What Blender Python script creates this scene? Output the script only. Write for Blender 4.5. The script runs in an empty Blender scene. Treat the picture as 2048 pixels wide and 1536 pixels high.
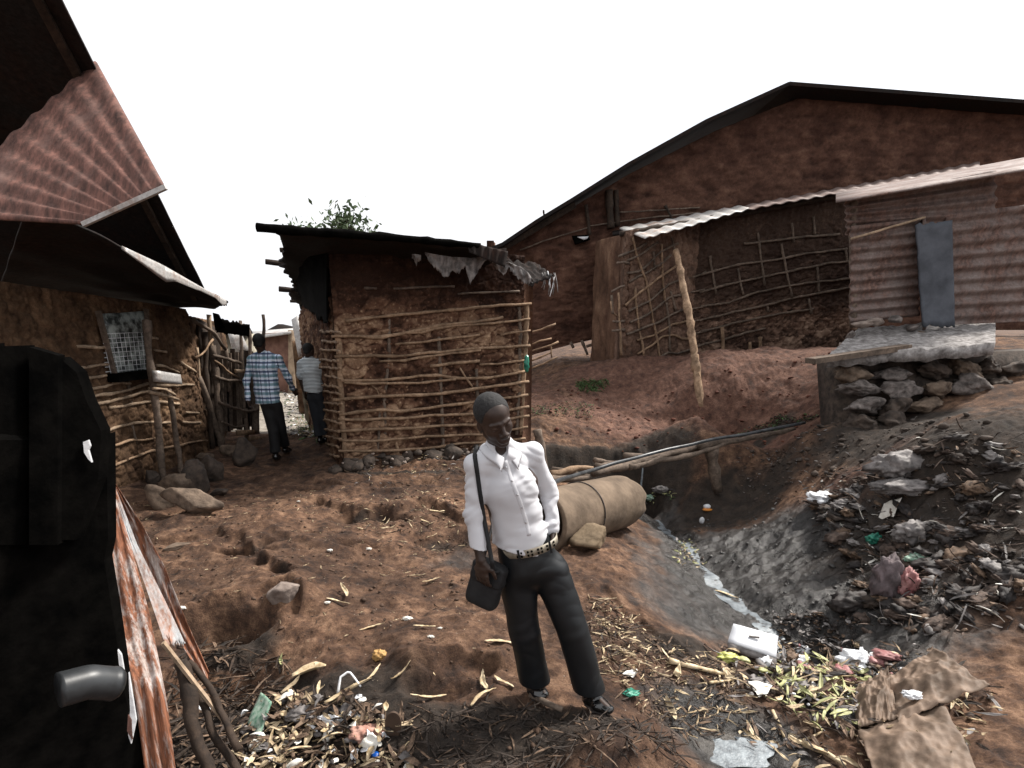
import bpy, bmesh, math, random
import numpy as np
from mathutils import Vector, Matrix, noise as mnoise
random.seed(7); rng = np.random.default_rng(7)
R = math.radians
scene = bpy.context.scene
C = scene.collection

# ------------------------------------------------------------- camera, sky, sun
CAMZ = 1.95; PITCH = R(15.8); FPX = 1130.0; U0, V0 = 1000.0, 972.0
cam_d = bpy.data.cameras.new('camera'); cam = bpy.data.objects.new('camera', cam_d); C.objects.link(cam)
cam_d.sensor_width = 36; cam_d.lens = FPX/2048*36
cam_d.shift_x = (1024-U0)/2048; cam_d.shift_y = (V0-768)/2048
cam_d.clip_start = 0.05; cam_d.clip_end = 500
cam.location = (0, 0, CAMZ); cam.rotation_euler = (math.pi/2-PITCH, 0, 0)
scene.camera = cam

SUN_AZ = R(62)      # from +Y towards +X
SUN_EL = R(52)
world = bpy.data.worlds.new('World'); scene.world = world; world.use_nodes = True
wn = world.node_tree; wn.nodes.clear()
sky = wn.nodes.new('ShaderNodeTexSky'); sky.sky_type = 'NISHITA'; sky.sun_disc = False
sky.sun_elevation = SUN_EL; sky.sun_rotation = SUN_AZ
sky.air_density = 1.0; sky.dust_density = 2.0; sky.ozone_density = 1.0
hs = wn.nodes.new('ShaderNodeHueSaturation'); hs.inputs['Saturation'].default_value = 0.22
bg = wn.nodes.new('ShaderNodeBackground'); bg.inputs['Strength'].default_value = 0.11
wo = wn.nodes.new('ShaderNodeOutputWorld')
wn.links.new(sky.outputs[0], hs.inputs['Color'])
ovc = wn.nodes.new('ShaderNodeMix'); ovc.data_type = 'RGBA'; ovc.blend_type = 'LIGHTEN'; ovc.inputs[0].default_value = 1.0; ovc.inputs[7].default_value = (5.6, 5.65, 5.8, 1)   # even cloud veil
wn.links.new(hs.outputs[0], ovc.inputs[6]); wn.links.new(ovc.outputs[2], bg.inputs[0]); wn.links.new(bg.outputs[0], wo.inputs[0])
sd = bpy.data.lights.new('sun', 'SUN'); sun = bpy.data.objects.new('sun', sd); C.objects.link(sun)
sd.energy = 3.8; sd.angle = R(9); sd.color = (1.0, 0.95, 0.88)
sdir = Vector((math.sin(SUN_AZ)*math.cos(SUN_EL), math.cos(SUN_AZ)*math.cos(SUN_EL), math.sin(SUN_EL)))
sun.rotation_euler = sdir.to_track_quat('Z', 'Y').to_euler()
scene.view_settings.view_transform = 'Standard'; scene.view_settings.look = 'None'
scene.view_settings.exposure = 0.88; scene.view_settings.gamma = 1.0

# ------------------------------------------------------------- rays through the photograph
cp, sp = math.cos(PITCH), math.sin(PITCH)
def ray(u, v):
    a = (np.asarray(u, float)-U0)/FPX; b = -(np.asarray(v, float)-V0)/FPX
    return a, cp + b*sp, -sp + b*cp
def at_y(u, v, Y):
    dx, dy, dz = ray(u, v); t = Y/dy
    return np.array([dx*t, Y, CAMZ+dz*t])
def at_z(u, v, z):
    dx, dy, dz = ray(u, v); t = (z-CAMZ)/dz
    return np.array([dx*t, dy*t, z])
def on_plane(u, v, p, n):
    d = np.array(ray(u, v), float); o = np.array([0, 0, CAMZ]); p = np.array(p, float); n = np.array(n, float)
    return o + d*(np.dot(p-o, n)/np.dot(d, n))

# ------------------------------------------------------------- numpy noise
_pt = rng.permutation(256).astype(np.int32); _pt = np.concatenate([_pt, _pt, _pt, _pt])
_gr = rng.normal(size=(256, 3)); _gr /= np.linalg.norm(_gr, axis=1)[:, None]; _gr = _gr.astype(np.float32)
def perlin(x, y, z=0.0):
    x, y, z = np.broadcast_arrays(np.asarray(x, np.float32), np.asarray(y, np.float32), np.asarray(z, np.float32))
    xi = np.floor(x).astype(np.int32); yi = np.floor(y).astype(np.int32); zi = np.floor(z).astype(np.int32)
    xf, yf, zf = x-xi, y-yi, z-zi
    f = lambda t: t*t*t*(t*(t*6-15)+10)
    uu, vv, ww = f(xf), f(yf), f(zf)
    xi &= 255; yi &= 255; zi &= 255
    def g(i, j, k):
        h = _pt[_pt[_pt[(xi+i) & 255]+((yi+j) & 255)]+((zi+k) & 255)]
        gg = _gr[h]
        return gg[..., 0]*(xf-i)+gg[..., 1]*(yf-j)+gg[..., 2]*(zf-k)
    l = lambda a, b, t: a+(b-a)*t
    return l(l(l(g(0,0,0), g(1,0,0), uu), l(g(0,1,0), g(1,1,0), uu), vv),
             l(l(g(0,0,1), g(1,0,1), uu), l(g(0,1,1), g(1,1,1), uu), vv), ww)*1.6
def fbm(x, y, z=0.0, o=5, gain=.5, lac=2.03):
    s = 0; a = 1.0
    for i in range(o):
        s = s + a*perlin(x*lac**i+i*7.3, y*lac**i+i*3.1, (z*lac**i if np.ndim(z) else z)+i*5.7); a *= gain
    return s
def ridged(x, y, z=0.0, o=4):
    s = 0; a = 1.0
    for i in range(o):
        s = s + a*(1-2*np.abs(perlin(x*2.1**i+i*9.3, y*2.1**i+i*1.1, z+i*2.7))); a *= .5
    return s/1.9
def worley(x, y, seed=0):
    """F1, F2, cell id in 2D"""
    x = np.asarray(x, np.float32); y = np.asarray(y, np.float32)
    xi = np.floor(x).astype(np.int32); yi = np.floor(y).astype(np.int32)
    f1 = np.full(x.shape, 9., np.float32); f2 = f1.copy(); cid = np.zeros(x.shape, np.int32)
    for i in (-1, 0, 1):
        for j in (-1, 0, 1):
            h = _pt[_pt[(xi+i+seed*17) & 255]+((yi+j) & 255)]; h2 = _pt[h+91]
            px = xi+i+.1+.8*h/255.; py = yi+j+.1+.8*h2/255.
            d = np.hypot(px-x, py-y)
            m = d < f1
            f2 = np.where(m, f1, np.minimum(f2, d)); cid = np.where(m, _pt[h+h2 % 200], cid); f1 = np.where(m, d, f1)
    return f1, f2, cid/255.
def sstep(a, b, x):
    t = np.clip((x-a)/(b-a), 0, 1); return t*t*(3-2*t)

# ------------------------------------------------------------- objects
ORG = {}
def thing(name, label, cat, loc=(0, 0, 0), group=None):
    o = bpy.data.objects.new(name, None); C.objects.link(o); o.empty_display_size = .1
    o.location = tuple(float(q) for q in loc); o['label'] = label; o['category'] = cat
    if group: o['group'] = group
    ORG[o.name] = np.array(loc, float); return o
def tag(o, label, cat, group=None):
    o['label'] = label; o['category'] = cat
    if group: o['group'] = group
    return o
def obj(name, V, F, mat, parent=None, smooth=True, attrs=None, loc=None):
    """one mesh object; vertices given in world space"""
    V = np.asarray(V, float).reshape(-1, 3)
    if parent is not None: org = ORG[parent.name]
    elif loc is not None: org = np.array(loc, float)
    else: org = np.array([V[:, 0].mean(), V[:, 1].mean(), V[:, 2].min()])
    me = bpy.data.meshes.new(name)
    W = (V-org).astype(np.float32)
    if isinstance(F, np.ndarray) and F.ndim == 2:
        n = F.shape[1]; me.vertices.add(len(W)); me.vertices.foreach_set('co', W.ravel())
        me.loops.add(F.size); me.loops.foreach_set('vertex_index', F.astype(np.int32).ravel())
        me.polygons.add(len(F)); me.polygons.foreach_set('loop_start', np.arange(0, F.size, n, dtype=np.int32))
        me.update(calc_edges=True)
    else:
        me.from_pydata([tuple(map(float, w)) for w in W], [], [tuple(map(int, f)) for f in F]); me.update()
    me.validate()
    if smooth: me.shade_smooth()
    if attrs:
        for k, a in attrs.items():
            if a.ndim == 1:
                at = me.attributes.new(k, 'FLOAT', 'POINT'); at.data.foreach_set('value', a.astype(np.float32))
            else:
                at = me.attributes.new(k, 'FLOAT_COLOR', 'POINT'); at.data.foreach_set('color', a.astype(np.float32).ravel())
    for m in (mat if isinstance(mat, (list, tuple)) else [mat]): me.materials.append(m)
    o = bpy.data.objects.new(name, me); C.objects.link(o)
    if parent is None: o.location = tuple(org); ORG[o.name] = org
    else:
        o.parent = parent; ORG[o.name] = ORG[parent.name]
    return o
class MB:
    def __init__(s): s.V = []; s.F = []; s.n = 0; s.A = []
    def add(s, V, F, a=None):
        V = np.asarray(V, float).reshape(-1, 3)
        s.V.append(V); s.F += [tuple(int(i)+s.n for i in f) for f in F]; s.n += len(V)
        s.A.append(np.full(len(V), 0.5 if a is None else a)); return s
    def build(s, name, mat, parent=None, smooth=True, **k):
        return obj(name, np.concatenate(s.V), s.F, mat, parent, smooth, attrs={'tone': np.concatenate(s.A)}, **k)
def frame(d):
    d = d/(np.linalg.norm(d)+1e-9); a = np.array([0, 0, 1.]) if abs(d[2]) < .9 else np.array([1., 0, 0])
    s = np.cross(d, a); s /= np.linalg.norm(s); return s, np.cross(s, d)
def tube(P, r, sides=8, wob=0.0, flat=1.0):
    P = np.asarray(P, float); n = len(P); r = np.broadcast_to(np.asarray(r, float), (n,))
    V = []; s0 = None
    for i in range(n):
        d = P[min(i+1, n-1)]-P[max(i-1, 0)]
        s, t = frame(d)
        if s0 is not None and np.dot(s, s0) < 0: s, t = -s, -t
        s0 = s
        for k in range(sides):
            a = 2*math.pi*k/sides; rr = r[i]*(1+wob*random.uniform(-1, 1))
            V.append(P[i]+rr*(math.cos(a)*s+flat*math.sin(a)*t))
    F = [(i*sides+k, i*sides+(k+1) % sides, (i+1)*sides+(k+1) % sides, (i+1)*sides+k) for i in range(n-1) for k in range(sides)]
    F += [tuple(range(sides))[::-1], tuple((n-1)*sides+k for k in range(sides))]
    return np.array(V), F
def resample(P, n):
    P = np.asarray(P, float); d = np.r_[0, np.cumsum(np.linalg.norm(np.diff(P, axis=0), axis=1))]
    t = np.linspace(0, d[-1], n); return np.stack([np.interp(t, d, P[:, k]) for k in range(P.shape[1])], 1)
def stick(P, r0, r1=None, jit=.012, sides=8, seg=.09, knots=True):
    """a crooked branch through the points"""
    P = np.asarray(P, float); L = np.linalg.norm(np.diff(P, axis=0), axis=1).sum(); n = max(5, int(L/seg))
    Q = resample(P, n); r1 = r0 if r1 is None else r1; s = random.uniform(0, 99)
    t = np.linspace(0, L, n)
    J = np.stack([perlin(t*3.1+s, 0.3, 1.7), perlin(t*3.3+s, 5.3, 2.7), perlin(t*3.7+s, 9.3, 4.1)], 1)+.4*np.stack([perlin(t*9+s, 0.3, 1.7), perlin(t*9+s, 5.3, 2.7), perlin(t*9+s, 9.3, 4.1)], 1)
    Q = Q+J*jit
    rr = np.linspace(r0, r1, n)*(1+.22*perlin(t*6+s, 3.3, 0.5))
    if knots: rr = rr*(1+.25*(rng.random(n) > .85))
    return tube(Q, rr, sides, .06)
def box(c, s, rot=None):
    c = np.array(c, float); s = np.array(s, float)/2
    V = np.array([[x, y, z] for x in (-1, 1) for y in (-1, 1) for z in (-1, 1)])*s
    if rot is not None: V = V@np.array(rot).T
    F = [(0,1,3,2), (4,6,7,5), (0,4,5,1), (2,3,7,6), (0,2,6,4), (1,5,7,3)]
    return V+c, F
def beam(a, b, w, h, up=(0, 0, 1)):
    """board from a to b: width w sideways, h along up"""
    a = np.array(a, float); b = np.array(b, float); d = b-a; L = np.linalg.norm(d); d /= L
    s = np.cross(d, up); s /= np.linalg.norm(s); t = np.cross(s, d)
    Rm = np.stack([d, s, t], 1)
    return box((a+b)/2, (L, w, h), Rm)
def rotm(ax, ang): return np.array(Matrix.Rotation(ang, 3, Vector(ax)))
def gridfaces(nu, nv, off=0):
    i, j = np.meshgrid(np.arange(nu-1), np.arange(nv-1), indexing='ij')
    a = (i*nv+j).ravel()+off
    return np.stack([a, a+nv, a+nv+1, a+1], 1)
def slab(G, th, nrm=None):
    """closed sheet of thickness th from a grid of points (nu,nv,3)"""
    nu, nv = G.shape[:2]
    if nrm is None:
        a = G[-1, 0]-G[0, 0]; b = G[0, -1]-G[0, 0]; nrm = np.cross(a, b); nrm = nrm/np.linalg.norm(nrm)
    V = np.concatenate([G.reshape(-1, 3), (G-np.asarray(nrm)*th).reshape(-1, 3)])
    F = gridfaces(nu, nv); F2 = gridfaces(nu, nv, nu*nv)[:, ::-1]
    e = []; N = nu*nv
    bd = [i*nv for i in range(nu)]+[(nu-1)*nv+j for j in range(1, nv)]+[i*nv+nv-1 for i in range(nu-2, -1, -1)]+[j for j in range(nv-2, 0, -1)]
    for k in range(len(bd)):
        a, b = bd[k], bd[(k+1) % len(bd)]; e.append((b, a, a+N, b+N))
    return V, np.concatenate([F, F2, np.array(e)])
def bilin(c00, c10, c11, c01, nu, nv):
    s = np.linspace(0, 1, nu)[:, None, None]; t = np.linspace(0, 1, nv)[None, :, None]
    c00, c10, c11, c01 = map(lambda q: np.array(q, float), (c00, c10, c11, c01))
    return c00*(1-s)*(1-t)+c10*s*(1-t)+c11*s*t+c01*(1-s)*t

# ------------------------------------------------------------- materials
class NT:
    def __init__(s, name):
        s.m = bpy.data.materials.new(name); s.m.use_nodes = True; s.t = s.m.node_tree; s.t.nodes.clear()
        s.out = s.n('OutputMaterial'); s.b = s.n('BsdfPrincipled'); s.l(s.b, 0, s.out, 0)
        s.tc = s.n('TexCoord')
    def n(s, k, **kw):
        o = s.t.nodes.new('ShaderNode'+k)
        for a, b in kw.items(): setattr(o, a, b)
        return o
    def l(s, a, i, b, j): s.t.links.new(a.outputs[i], b.inputs[j])
    def noise(s, scale, detail=6, rough=.6, vec=None, stretch=None, dist=0.0):
        o = s.n('TexNoise'); o.inputs['Scale'].default_value = scale; o.inputs['Detail'].default_value = detail; o.inputs['Roughness'].default_value = rough
        o.inputs['Distortion'].default_value = dist
        if stretch:
            mp = s.n('Mapping'); mp.inputs['Scale'].default_value = stretch; s.l(s.tc, 'Object', mp, 0); s.l(mp, 0, o, 0)
        else: s.l(s.tc, 'Object', o, 0)
        return o
    def vor(s, scale, feature='F1', rand=1.0):
        o = s.n('TexVoronoi', feature=feature); o.inputs['Scale'].default_value = scale; s.l(s.tc, 'Object', o, 0); return o
    def ramp(s, src, i, stops):
        o = s.n('ValToRGB'); e = o.color_ramp.elements
        while len(e) > 1: e.remove(e[-1])
        e[0].position = stops[0][0]; e[0].color = (*stops[0][1], 1)
        for p, c in stops[1:]:
            q = e.new(p); q.color = (*c, 1)
        s.l(src, i, o, 0); return o
    def mix(s, fac, a, b, mode='MIX'):
        o = s.n('Mix', data_type='RGBA', blend_type=mode)
        for v, j in ((fac, 0), (a, 6), (b, 7)):
            if isinstance(v, tuple) and len(v) == 2 and hasattr(v[0], 'outputs'): s.l(v[0], v[1], o, j)
            elif isinstance(v, (int, float)): o.inputs[j].default_value = v if j == 0 else (v, v, v, 1)
            else: o.inputs[j].default_value = (*v, 1)
        return o
    def math(s, op, a, b=0.0):
        o = s.n('Math', operation=op)
        for v, j in ((a, 0), (b, 1)):
            if isinstance(v, tuple): s.l(v[0], v[1], o, j)
            else: o.inputs[j].default_value = v
        return o
    def bump(s, h, strength=.5, dist=.01, prev=None):
        o = s.n('Bump'); o.inputs['Strength'].default_value = strength; o.inputs['Distance'].default_value = dist
        s.l(h[0], h[1], o, 'Height')
        if prev: s.l(prev, 0, o, 'Normal')
        return o
    def done(s, col=None, rough=.8, bump=None, metal=0, spec=.5):
        if col is not None:
            if isinstance(col, tuple) and len(col) == 3: s.b.inputs['Base Color'].default_value = (*col, 1)
            else: s.l(col[0], col[1], s.b, 'Base Color')
        if isinstance(rough, tuple): s.l(rough[0], rough[1], s.b, 'Roughness')
        else: s.b.inputs['Roughness'].default_value = rough
        s.b.inputs['Metallic'].default_value = metal; s.b.inputs['Specular IOR Level'].default_value = spec
        if bump: s.l(bump, 0, s.b, 'Normal')
        return s.m
def simple(name, a, b, scale=20, rough=.7, bs=.4, bd=.004, stretch=None, metal=0, spec=.4, mid=(.35, .68)):
    t = NT(name); n = t.noise(scale, stretch=stretch); r = t.ramp(n, 0, [(mid[0], a), (mid[1], b)])
    n2 = t.noise(scale*3.1, stretch=stretch)
    return t.done((r, 0), rough, t.bump((n2, 0), bs, bd), metal, spec)

def m_earth():
    t = NT('earth'); A = t.n('Attribute', attribute_name='mask'); S = t.n('SeparateColor'); t.l(A, 'Color', S, 0)
    n1 = t.noise(1.1, 8, .62); n2 = t.noise(7, 12, .74); n3 = t.noise(120, 8, .75); v = t.vor(46)
    base = t.ramp(n2, 0, [(.36, (.024, .0125, .008)), (.5, (.092, .052, .033)), (.64, (.20, .126, .084))])
    big = t.ramp(n1, 0, [(.40, (.48, .43, .40)), (.6, (1.25, 1.18, 1.1))])
    c = t.mix(1.0, (base, 0), (big, 0), 'MULTIPLY')
    red = t.ramp(n2, 0, [(.35, (.042, .02, .014)), (.5, (.11, .055, .038)), (.65, (.19, .105, .075))])
    c = t.mix((S, 1), (c, 2), (red, 0))
    wet = t.ramp(n2, 0, [(.36, (.009, .008, .0075)), (.52, (.032, .029, .027)), (.66, (.085, .08, .078))])
    c = t.mix((S, 0), (c, 2), (wet, 0))
    pale = t.ramp(n2, 0, [(.33, (.12, .1, .08)), (.66, (.33, .3, .26))])
    c = t.mix((S, 2), (c, 2), (pale, 0))
    dk = t.ramp(n2, 0, [(.33, (.01, .0075, .006)), (.66, (.05, .036, .027))])
    c = t.mix((A, 'Alpha'), (c, 2), (dk, 0))
    # pale grit
    g = t.ramp(v, 0, [(.03, (1, 1, 1)), (.10, (0, 0, 0))]); gn = t.noise(5, 3); gm = t.ramp(gn, 0, [(.5, (0, 0, 0)), (.62, (.65, .65, .65))])
    gg = t.mix(1.0, (g, 0), (gm, 0), 'MULTIPLY')
    c = t.mix((gg, 2), (c, 2), (.30, .24, .18))
    fine = t.ramp(n3, 0, [(.32, (.55, .55, .55)), (.68, (1.4, 1.4, 1.4))]); c = t.mix(1.0, (c, 2), (fine, 0), 'MULTIPLY')
    rg = t.mix((S, 0), (.93, .93, .93), (.28, .28, .28))
    rn = t.math('MULTIPLY_ADD', (n2, 0), .5); rn.inputs[2].default_value = -.22
    rr = t.math('ADD', (rg, 2), (rn, 0)); rr.use_clamp = True
    b1 = t.bump((n2, 0), .85, .035); b2 = t.bump((n3, 0), .9, .006, b1)
    return t.done((c, 2), (rr, 0), b2, 0, .35)
def m_mud(name, dark, mid, pale, red=None, sc=1.0):
    t = NT(name); A = t.n('Attribute', attribute_name='tone')
    n1 = t.noise(14*sc, 8, .7); n2 = t.noise(70*sc, 5, .7); n0 = t.noise(1.6*sc, 4)
    ad = t.math('MULTIPLY_ADD', (n1, 0), .7); ad.inputs[2].default_value = -.35
    f = t.math('ADD', (A, 'Fac'), (ad, 0))
    c = t.ramp(f, 0, [(.08, dark), (.45, mid), (.95, pale)])
    bg_ = t.ramp(n0, 0, [(.35, (.62, .55, .52)), (.65, (1.2, 1.16, 1.1))]); c2 = t.mix(1.0, (c, 0), (bg_, 0), 'MULTIPLY')
    fn = t.ramp(n2, 0, [(.3, (.68, .66, .64)), (.7, (1.28, 1.28, 1.28))]); c3 = t.mix(1.0, (c2, 2), (fn, 0), 'MULTIPLY')
    b1 = t.bump((n1, 0), .8, .02); b2 = t.bump((n2, 0), .7, .005, b1)
    return t.done((c3, 2), .94, b2, 0, .2)
def m_wood(name, a, b):
    t = NT(name); n = t.noise(16, 8, .7, dist=.6); n2 = t.noise(90, 4); n0 = t.noise(3, 3)
    r = t.ramp(n, 0, [(.32, a), (.66, b)]); g = t.ramp(n0, 0, [(.35, (.6, .6, .6)), (.65, (1.15, 1.15, 1.15))])
    c = t.mix(1.0, (r, 0), (g, 0), 'MULTIPLY')
    return t.done((c, 2), .85, t.bump((n2, 0), .6, .004), 0, .25)
def m_tin(name, a, b, rust, amount=(.45, .6), metal=.55, rough=.5, stretch=(6, 6, 1), mstretch=None):
    t = NT(name); n = t.noise(3, 8, .7, stretch=stretch); n2 = t.noise(30, 6, .7); n3 = t.noise(2.2, 8, .75, stretch=mstretch)
    zc = t.ramp(n2, 0, [(.35, a), (.65, b)]); f = t.ramp(n3, 0, [(amount[0], (0, 0, 0)), (amount[1], (1, 1, 1))])
    rr = t.ramp(n, 0, [(.35, tuple(q*.35 for q in rust)), (.52, rust), (.68, tuple(min(1, q*1.9) for q in rust))])
    c = t.mix((f, 0), (zc, 0), (rr, 0))
    ro = t.mix((f, 0), (rough,)*3, (.9,)*3)
    m = t.done((c, 2), (ro, 2), t.bump((n2, 0), .4, .003), 0, .5)
    inv = t.math('SUBTRACT', 1.0, (f, 0)); mm = t.math('MULTIPLY', (inv, 0), metal); t.l(mm, 0, t.b, 'Metallic')
    return m

EARTH = m_earth()
MUD = m_mud('mud_wall', (.03, .015, .010), (.12, .065, .043), (.33, .23, .155))
MUD_L = m_mud('mud_wall_brown', (.03, .018, .011), (.12, .075, .046), (.27, .18, .11))
MUD_R = m_mud('mud_wall_red', (.028, .014, .010), (.095, .05, .036), (.2, .125, .09))
MUD_F = m_mud('mud_plaster', (.05, .028, .018), (.12, .07, .048), (.24, .16, .11), sc=.7)
WOOD = m_wood('weathered_stick', (.14, .085, .05), (.38, .26, .17))
WOODP = m_wood('pale_stick', (.2, .14, .09), (.5, .37, .26))
WOODD = m_wood('dark_wood', (.015, .011, .009), (.06, .04, .028))
WOODM = m_wood('grey_wood', (.06, .045, .035), (.2, .15, .115))
TIN = m_tin('pale_tin', (.3, .29, .28), (.5, .48, .46), (.2, .11, .07), (.5, .68), .25)
TIND = m_tin('sooty_tin', (.008, .008, .008), (.022, .02, .019), (.022, .012, .009), (.4, .7), .0, .85)
TIND.node_tree.nodes['Principled BSDF'].inputs['Specular IOR Level'].default_value = .12
RUST = m_tin('rusty_tin', (.5, .46, .42), (.75, .72, .7), (.20, .078, .04), (.34, .52), .15, .5, (30, 30, .8), (9, 9, .8))
RUSTR = m_tin('red_rust_roof', (.15, .085, .07), (.2, .12, .1), (.12, .055, .042), (.3, .5), .1, .8)
TINR = m_tin('brown_tin', (.14, .11, .1), (.24, .195, .18), (.12, .07, .055), (.35, .6), .2, .6)
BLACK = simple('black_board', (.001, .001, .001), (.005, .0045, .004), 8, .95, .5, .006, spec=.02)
ROCK = simple('stone', (.06, .042, .03), (.2, .145, .105), 9, .9, .9, .012)
ROCKD = simple('dark_stone', (.02, .015, .012), (.085, .062, .048), 9, .9, .9, .012)
ROCKP = simple('pale_stone', (.13, .1, .085), (.33, .27, .23), 9, .9, .9, .012)
GREYR = simple('mortar_stone', (.05, .042, .038), (.2, .17, .155), 12, .9, .9, .012)
HUSK = simple('dry_husk', (.3, .21, .11), (.68, .56, .38), 25, .6, .5, .003)
HUSKG = simple('green_husk', (.22, .23, .09), (.52, .5, .26), 25, .55, .5, .003)
HUSKD = simple('rotten_husk', (.045, .028, .018), (.2, .13, .085), 30, .8, .6, .003)
STRAW = simple('straw', (.2, .14, .08), (.52, .42, .28), 30, .8)
GRIT = simple('grit', (.12, .09, .07), (.42, .35, .28), 30, .9)
WHITEP = simple('white_plastic', (.55, .56, .58), (.85, .86, .88), 12, .35, .5, .004)
PAPER = simple('paper', (.55, .52, .46), (.8, .78, .72), 12, .7, .3, .002)
GREYP = simple('grey_plastic_rag', (.06, .054, .052), (.27, .245, .235), 12, .65, .8, .006)
DARKP = simple('dark_rag', (.010, .008, .008), (.05, .04, .036), 12, .7, .8, .006)
PINKP = simple('pink_rag', (.2, .06, .06), (.45, .25, .24), 12, .6, .8, .006)
GREENP = simple('green_plastic', (.01, .1, .07), (.05, .3, .2), 12, .35, .5, .004)
PGREEN = simple('printed_green_carton', (.05, .16, .1), (.42, .5, .42), 28, .6, .3, .002)
BROWNP = simple('brown_paper', (.09, .06, .04), (.23, .16, .115), 6, .7, .6, .008)
CONC = simple('clay_pipe', (.07, .048, .031), (.20, .145, .10), 4, .9, .8, .012, mid=(.3, .72))
LEAF = simple('weed_leaf', (.02, .05, .012), (.08, .14, .04), 12, .7)
LEAFT = simple('tree_leaf', (.03, .055, .02), (.09, .13, .06), 3, .7)
# ------------------------------------------------------------- the ground
CTRL = [
 (230,1000,.02),(330,960,.03),(400,930,.03),(500,935,0),(600,915,0),(645,890,.13),(600,893,.10),(560,905,.02),(700,965,.02),(850,965,.02),(960,950,.02),
 (300,1100,0),(450,1080,.02),(600,1060,.02),(800,1040,-.02),(900,1000,-.02),(450,1180,0),(600,1150,0),(750,1150,-.02),(900,1150,-.05),
 (450,1290,-.10),(600,1270,-.02),(750,1260,0),(900,1250,0),(1000,1300,0),(500,1400,-.28),(650,1400,-.08),(800,1380,-.02),(950,1380,0),
 (400,1500,-.3),(550,1500,-.25),(700,1500,-.2),(850,1480,-.08),(1000,1500,-.05),(1080,1400,0),(1210,1437,0),(1250,1520,0),(1150,1500,0),
 (1200,1250,-.08),(1300,1350,-.15),(1400,1370,-.3),(1350,1430,-.3),(1200,1120,-.12),(1300,1120,-.28),(1300,1250,-.22),(1400,1250,-.5),
 (1150,1060,-.15),(1240,1045,-.35),
 (1300,1010,-.75),(1340,1060,-.72),(1400,1130,-.72),(1480,1200,-.74),(1560,1285,-.74),(1640,1320,-.76),
 (1450,1080,-.6),(1500,1000,-.45),(1600,1100,-.42),(1600,1200,-.58),(1700,1200,-.48),(1750,1100,-.2),(1830,1200,-.25),(1700,1000,.08),(1800,1000,.25),
 (1820,930,.6),(1500,890,.2),(1600,870,.45),(1560,930,-.05),(1400,960,-.65),(1700,800,.86),(1800,850,.66),
 (1500,1400,-.45),(1650,1350,-.5),(1750,1400,-.4),(1830,1450,-.3),(1450,1500,-.45),(1600,1500,-.45),(1750,1520,-.4),
 (1250,865,.15),(1400,850,.35),(1405,800,.62),(1250,790,.62),(1330,740,.95),(1100,785,.7),(1240,715,1.3),(1450,740,1.15),(1650,700,1.45),(1100,730,1.05),(1190,725,1.15),(1150,880,.1)]
WCTRL = [(-4.5,2.5,-.1),(-8,4,0),(-8,10,0.1),(-3,11,-.05),(-2.6,14,-.25),(-4.2,14,-.2),(-3,20,-.6),(-8,20,0),(0,14,.6),(2,16,1.2),(8,16,1.6),(8,12,1.6),(8,7,1.3),(8,4,.6),(6,2,0),(3,1,-.3),(0,0,-.05),(-4,0,-.1),(8,-1,.2),(-8,-1,0),(.9,8.4,-.1),(1.7,8.4,-.4),(0,12,.4)]
W = np.array([at_z(*c) for c in CTRL]+[list(map(float, w)) for w in WCTRL])
def _U(r2): return r2*np.log(r2+1e-9)*.5
def _fit(P, z, lam=.02):
    n = len(P); K = _U(((P[:, None]-P[None])**2).sum(-1))+lam*np.eye(n); A = np.zeros((n+3, n+3)); A[:n, :n] = K
    A[:n, n] = A[n, :n] = 1; A[:n, n+1:] = P; A[n+1:, :n] = P.T
    return np.linalg.solve(A, np.r_[z, 0, 0, 0])
CO = _fit(W[:, :2], W[:, 2])
def base_z(x, y):
    x = np.asarray(x, float); y = np.asarray(y, float); xc = np.clip(x, -9, 9); yc = np.clip(y, -2, 21)
    s = CO[-3]+CO[-2]*xc+CO[-1]*yc
    for i in range(len(W)): s = s+CO[i]*_U((xc-W[i, 0])**2+(yc-W[i, 1])**2)
    return s
def gp(u, v, z=0.0): return at_z(u, v, z)[:2]
def blob(x, y, c, rx, ry=None, ang=0.0, p=2):
    ry = rx if ry is None else ry; dx, dy = x-c[0], y-c[1]; ca, sa = math.cos(ang), math.sin(ang)
    q = ((dx*ca+dy*sa)/rx)**2+((-dx*sa+dy*ca)/ry)**2
    return np.exp(-q**(p/2))
def segd(x, y, P):
    """distance to a polyline"""
    P = np.asarray(P, float); d = np.full(np.shape(x), 1e9)
    for a, b in zip(P[:-1], P[1:]):
        ab = b-a; t = np.clip(((x-a[0])*ab[0]+(y-a[1])*ab[1])/(ab@ab), 0, 1)
        d = np.minimum(d, np.hypot(x-a[0]-t*ab[0], y-a[1]-t*ab[1]))
    return d
CHAN = [gp(1290,985,-.75), gp(1330,1050,-.74), gp(1400,1130,-.73), gp(1480,1200,-.74), gp(1560,1285,-.75), gp(1640,1340,-.72), gp(1700,1420,-.5)]
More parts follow.
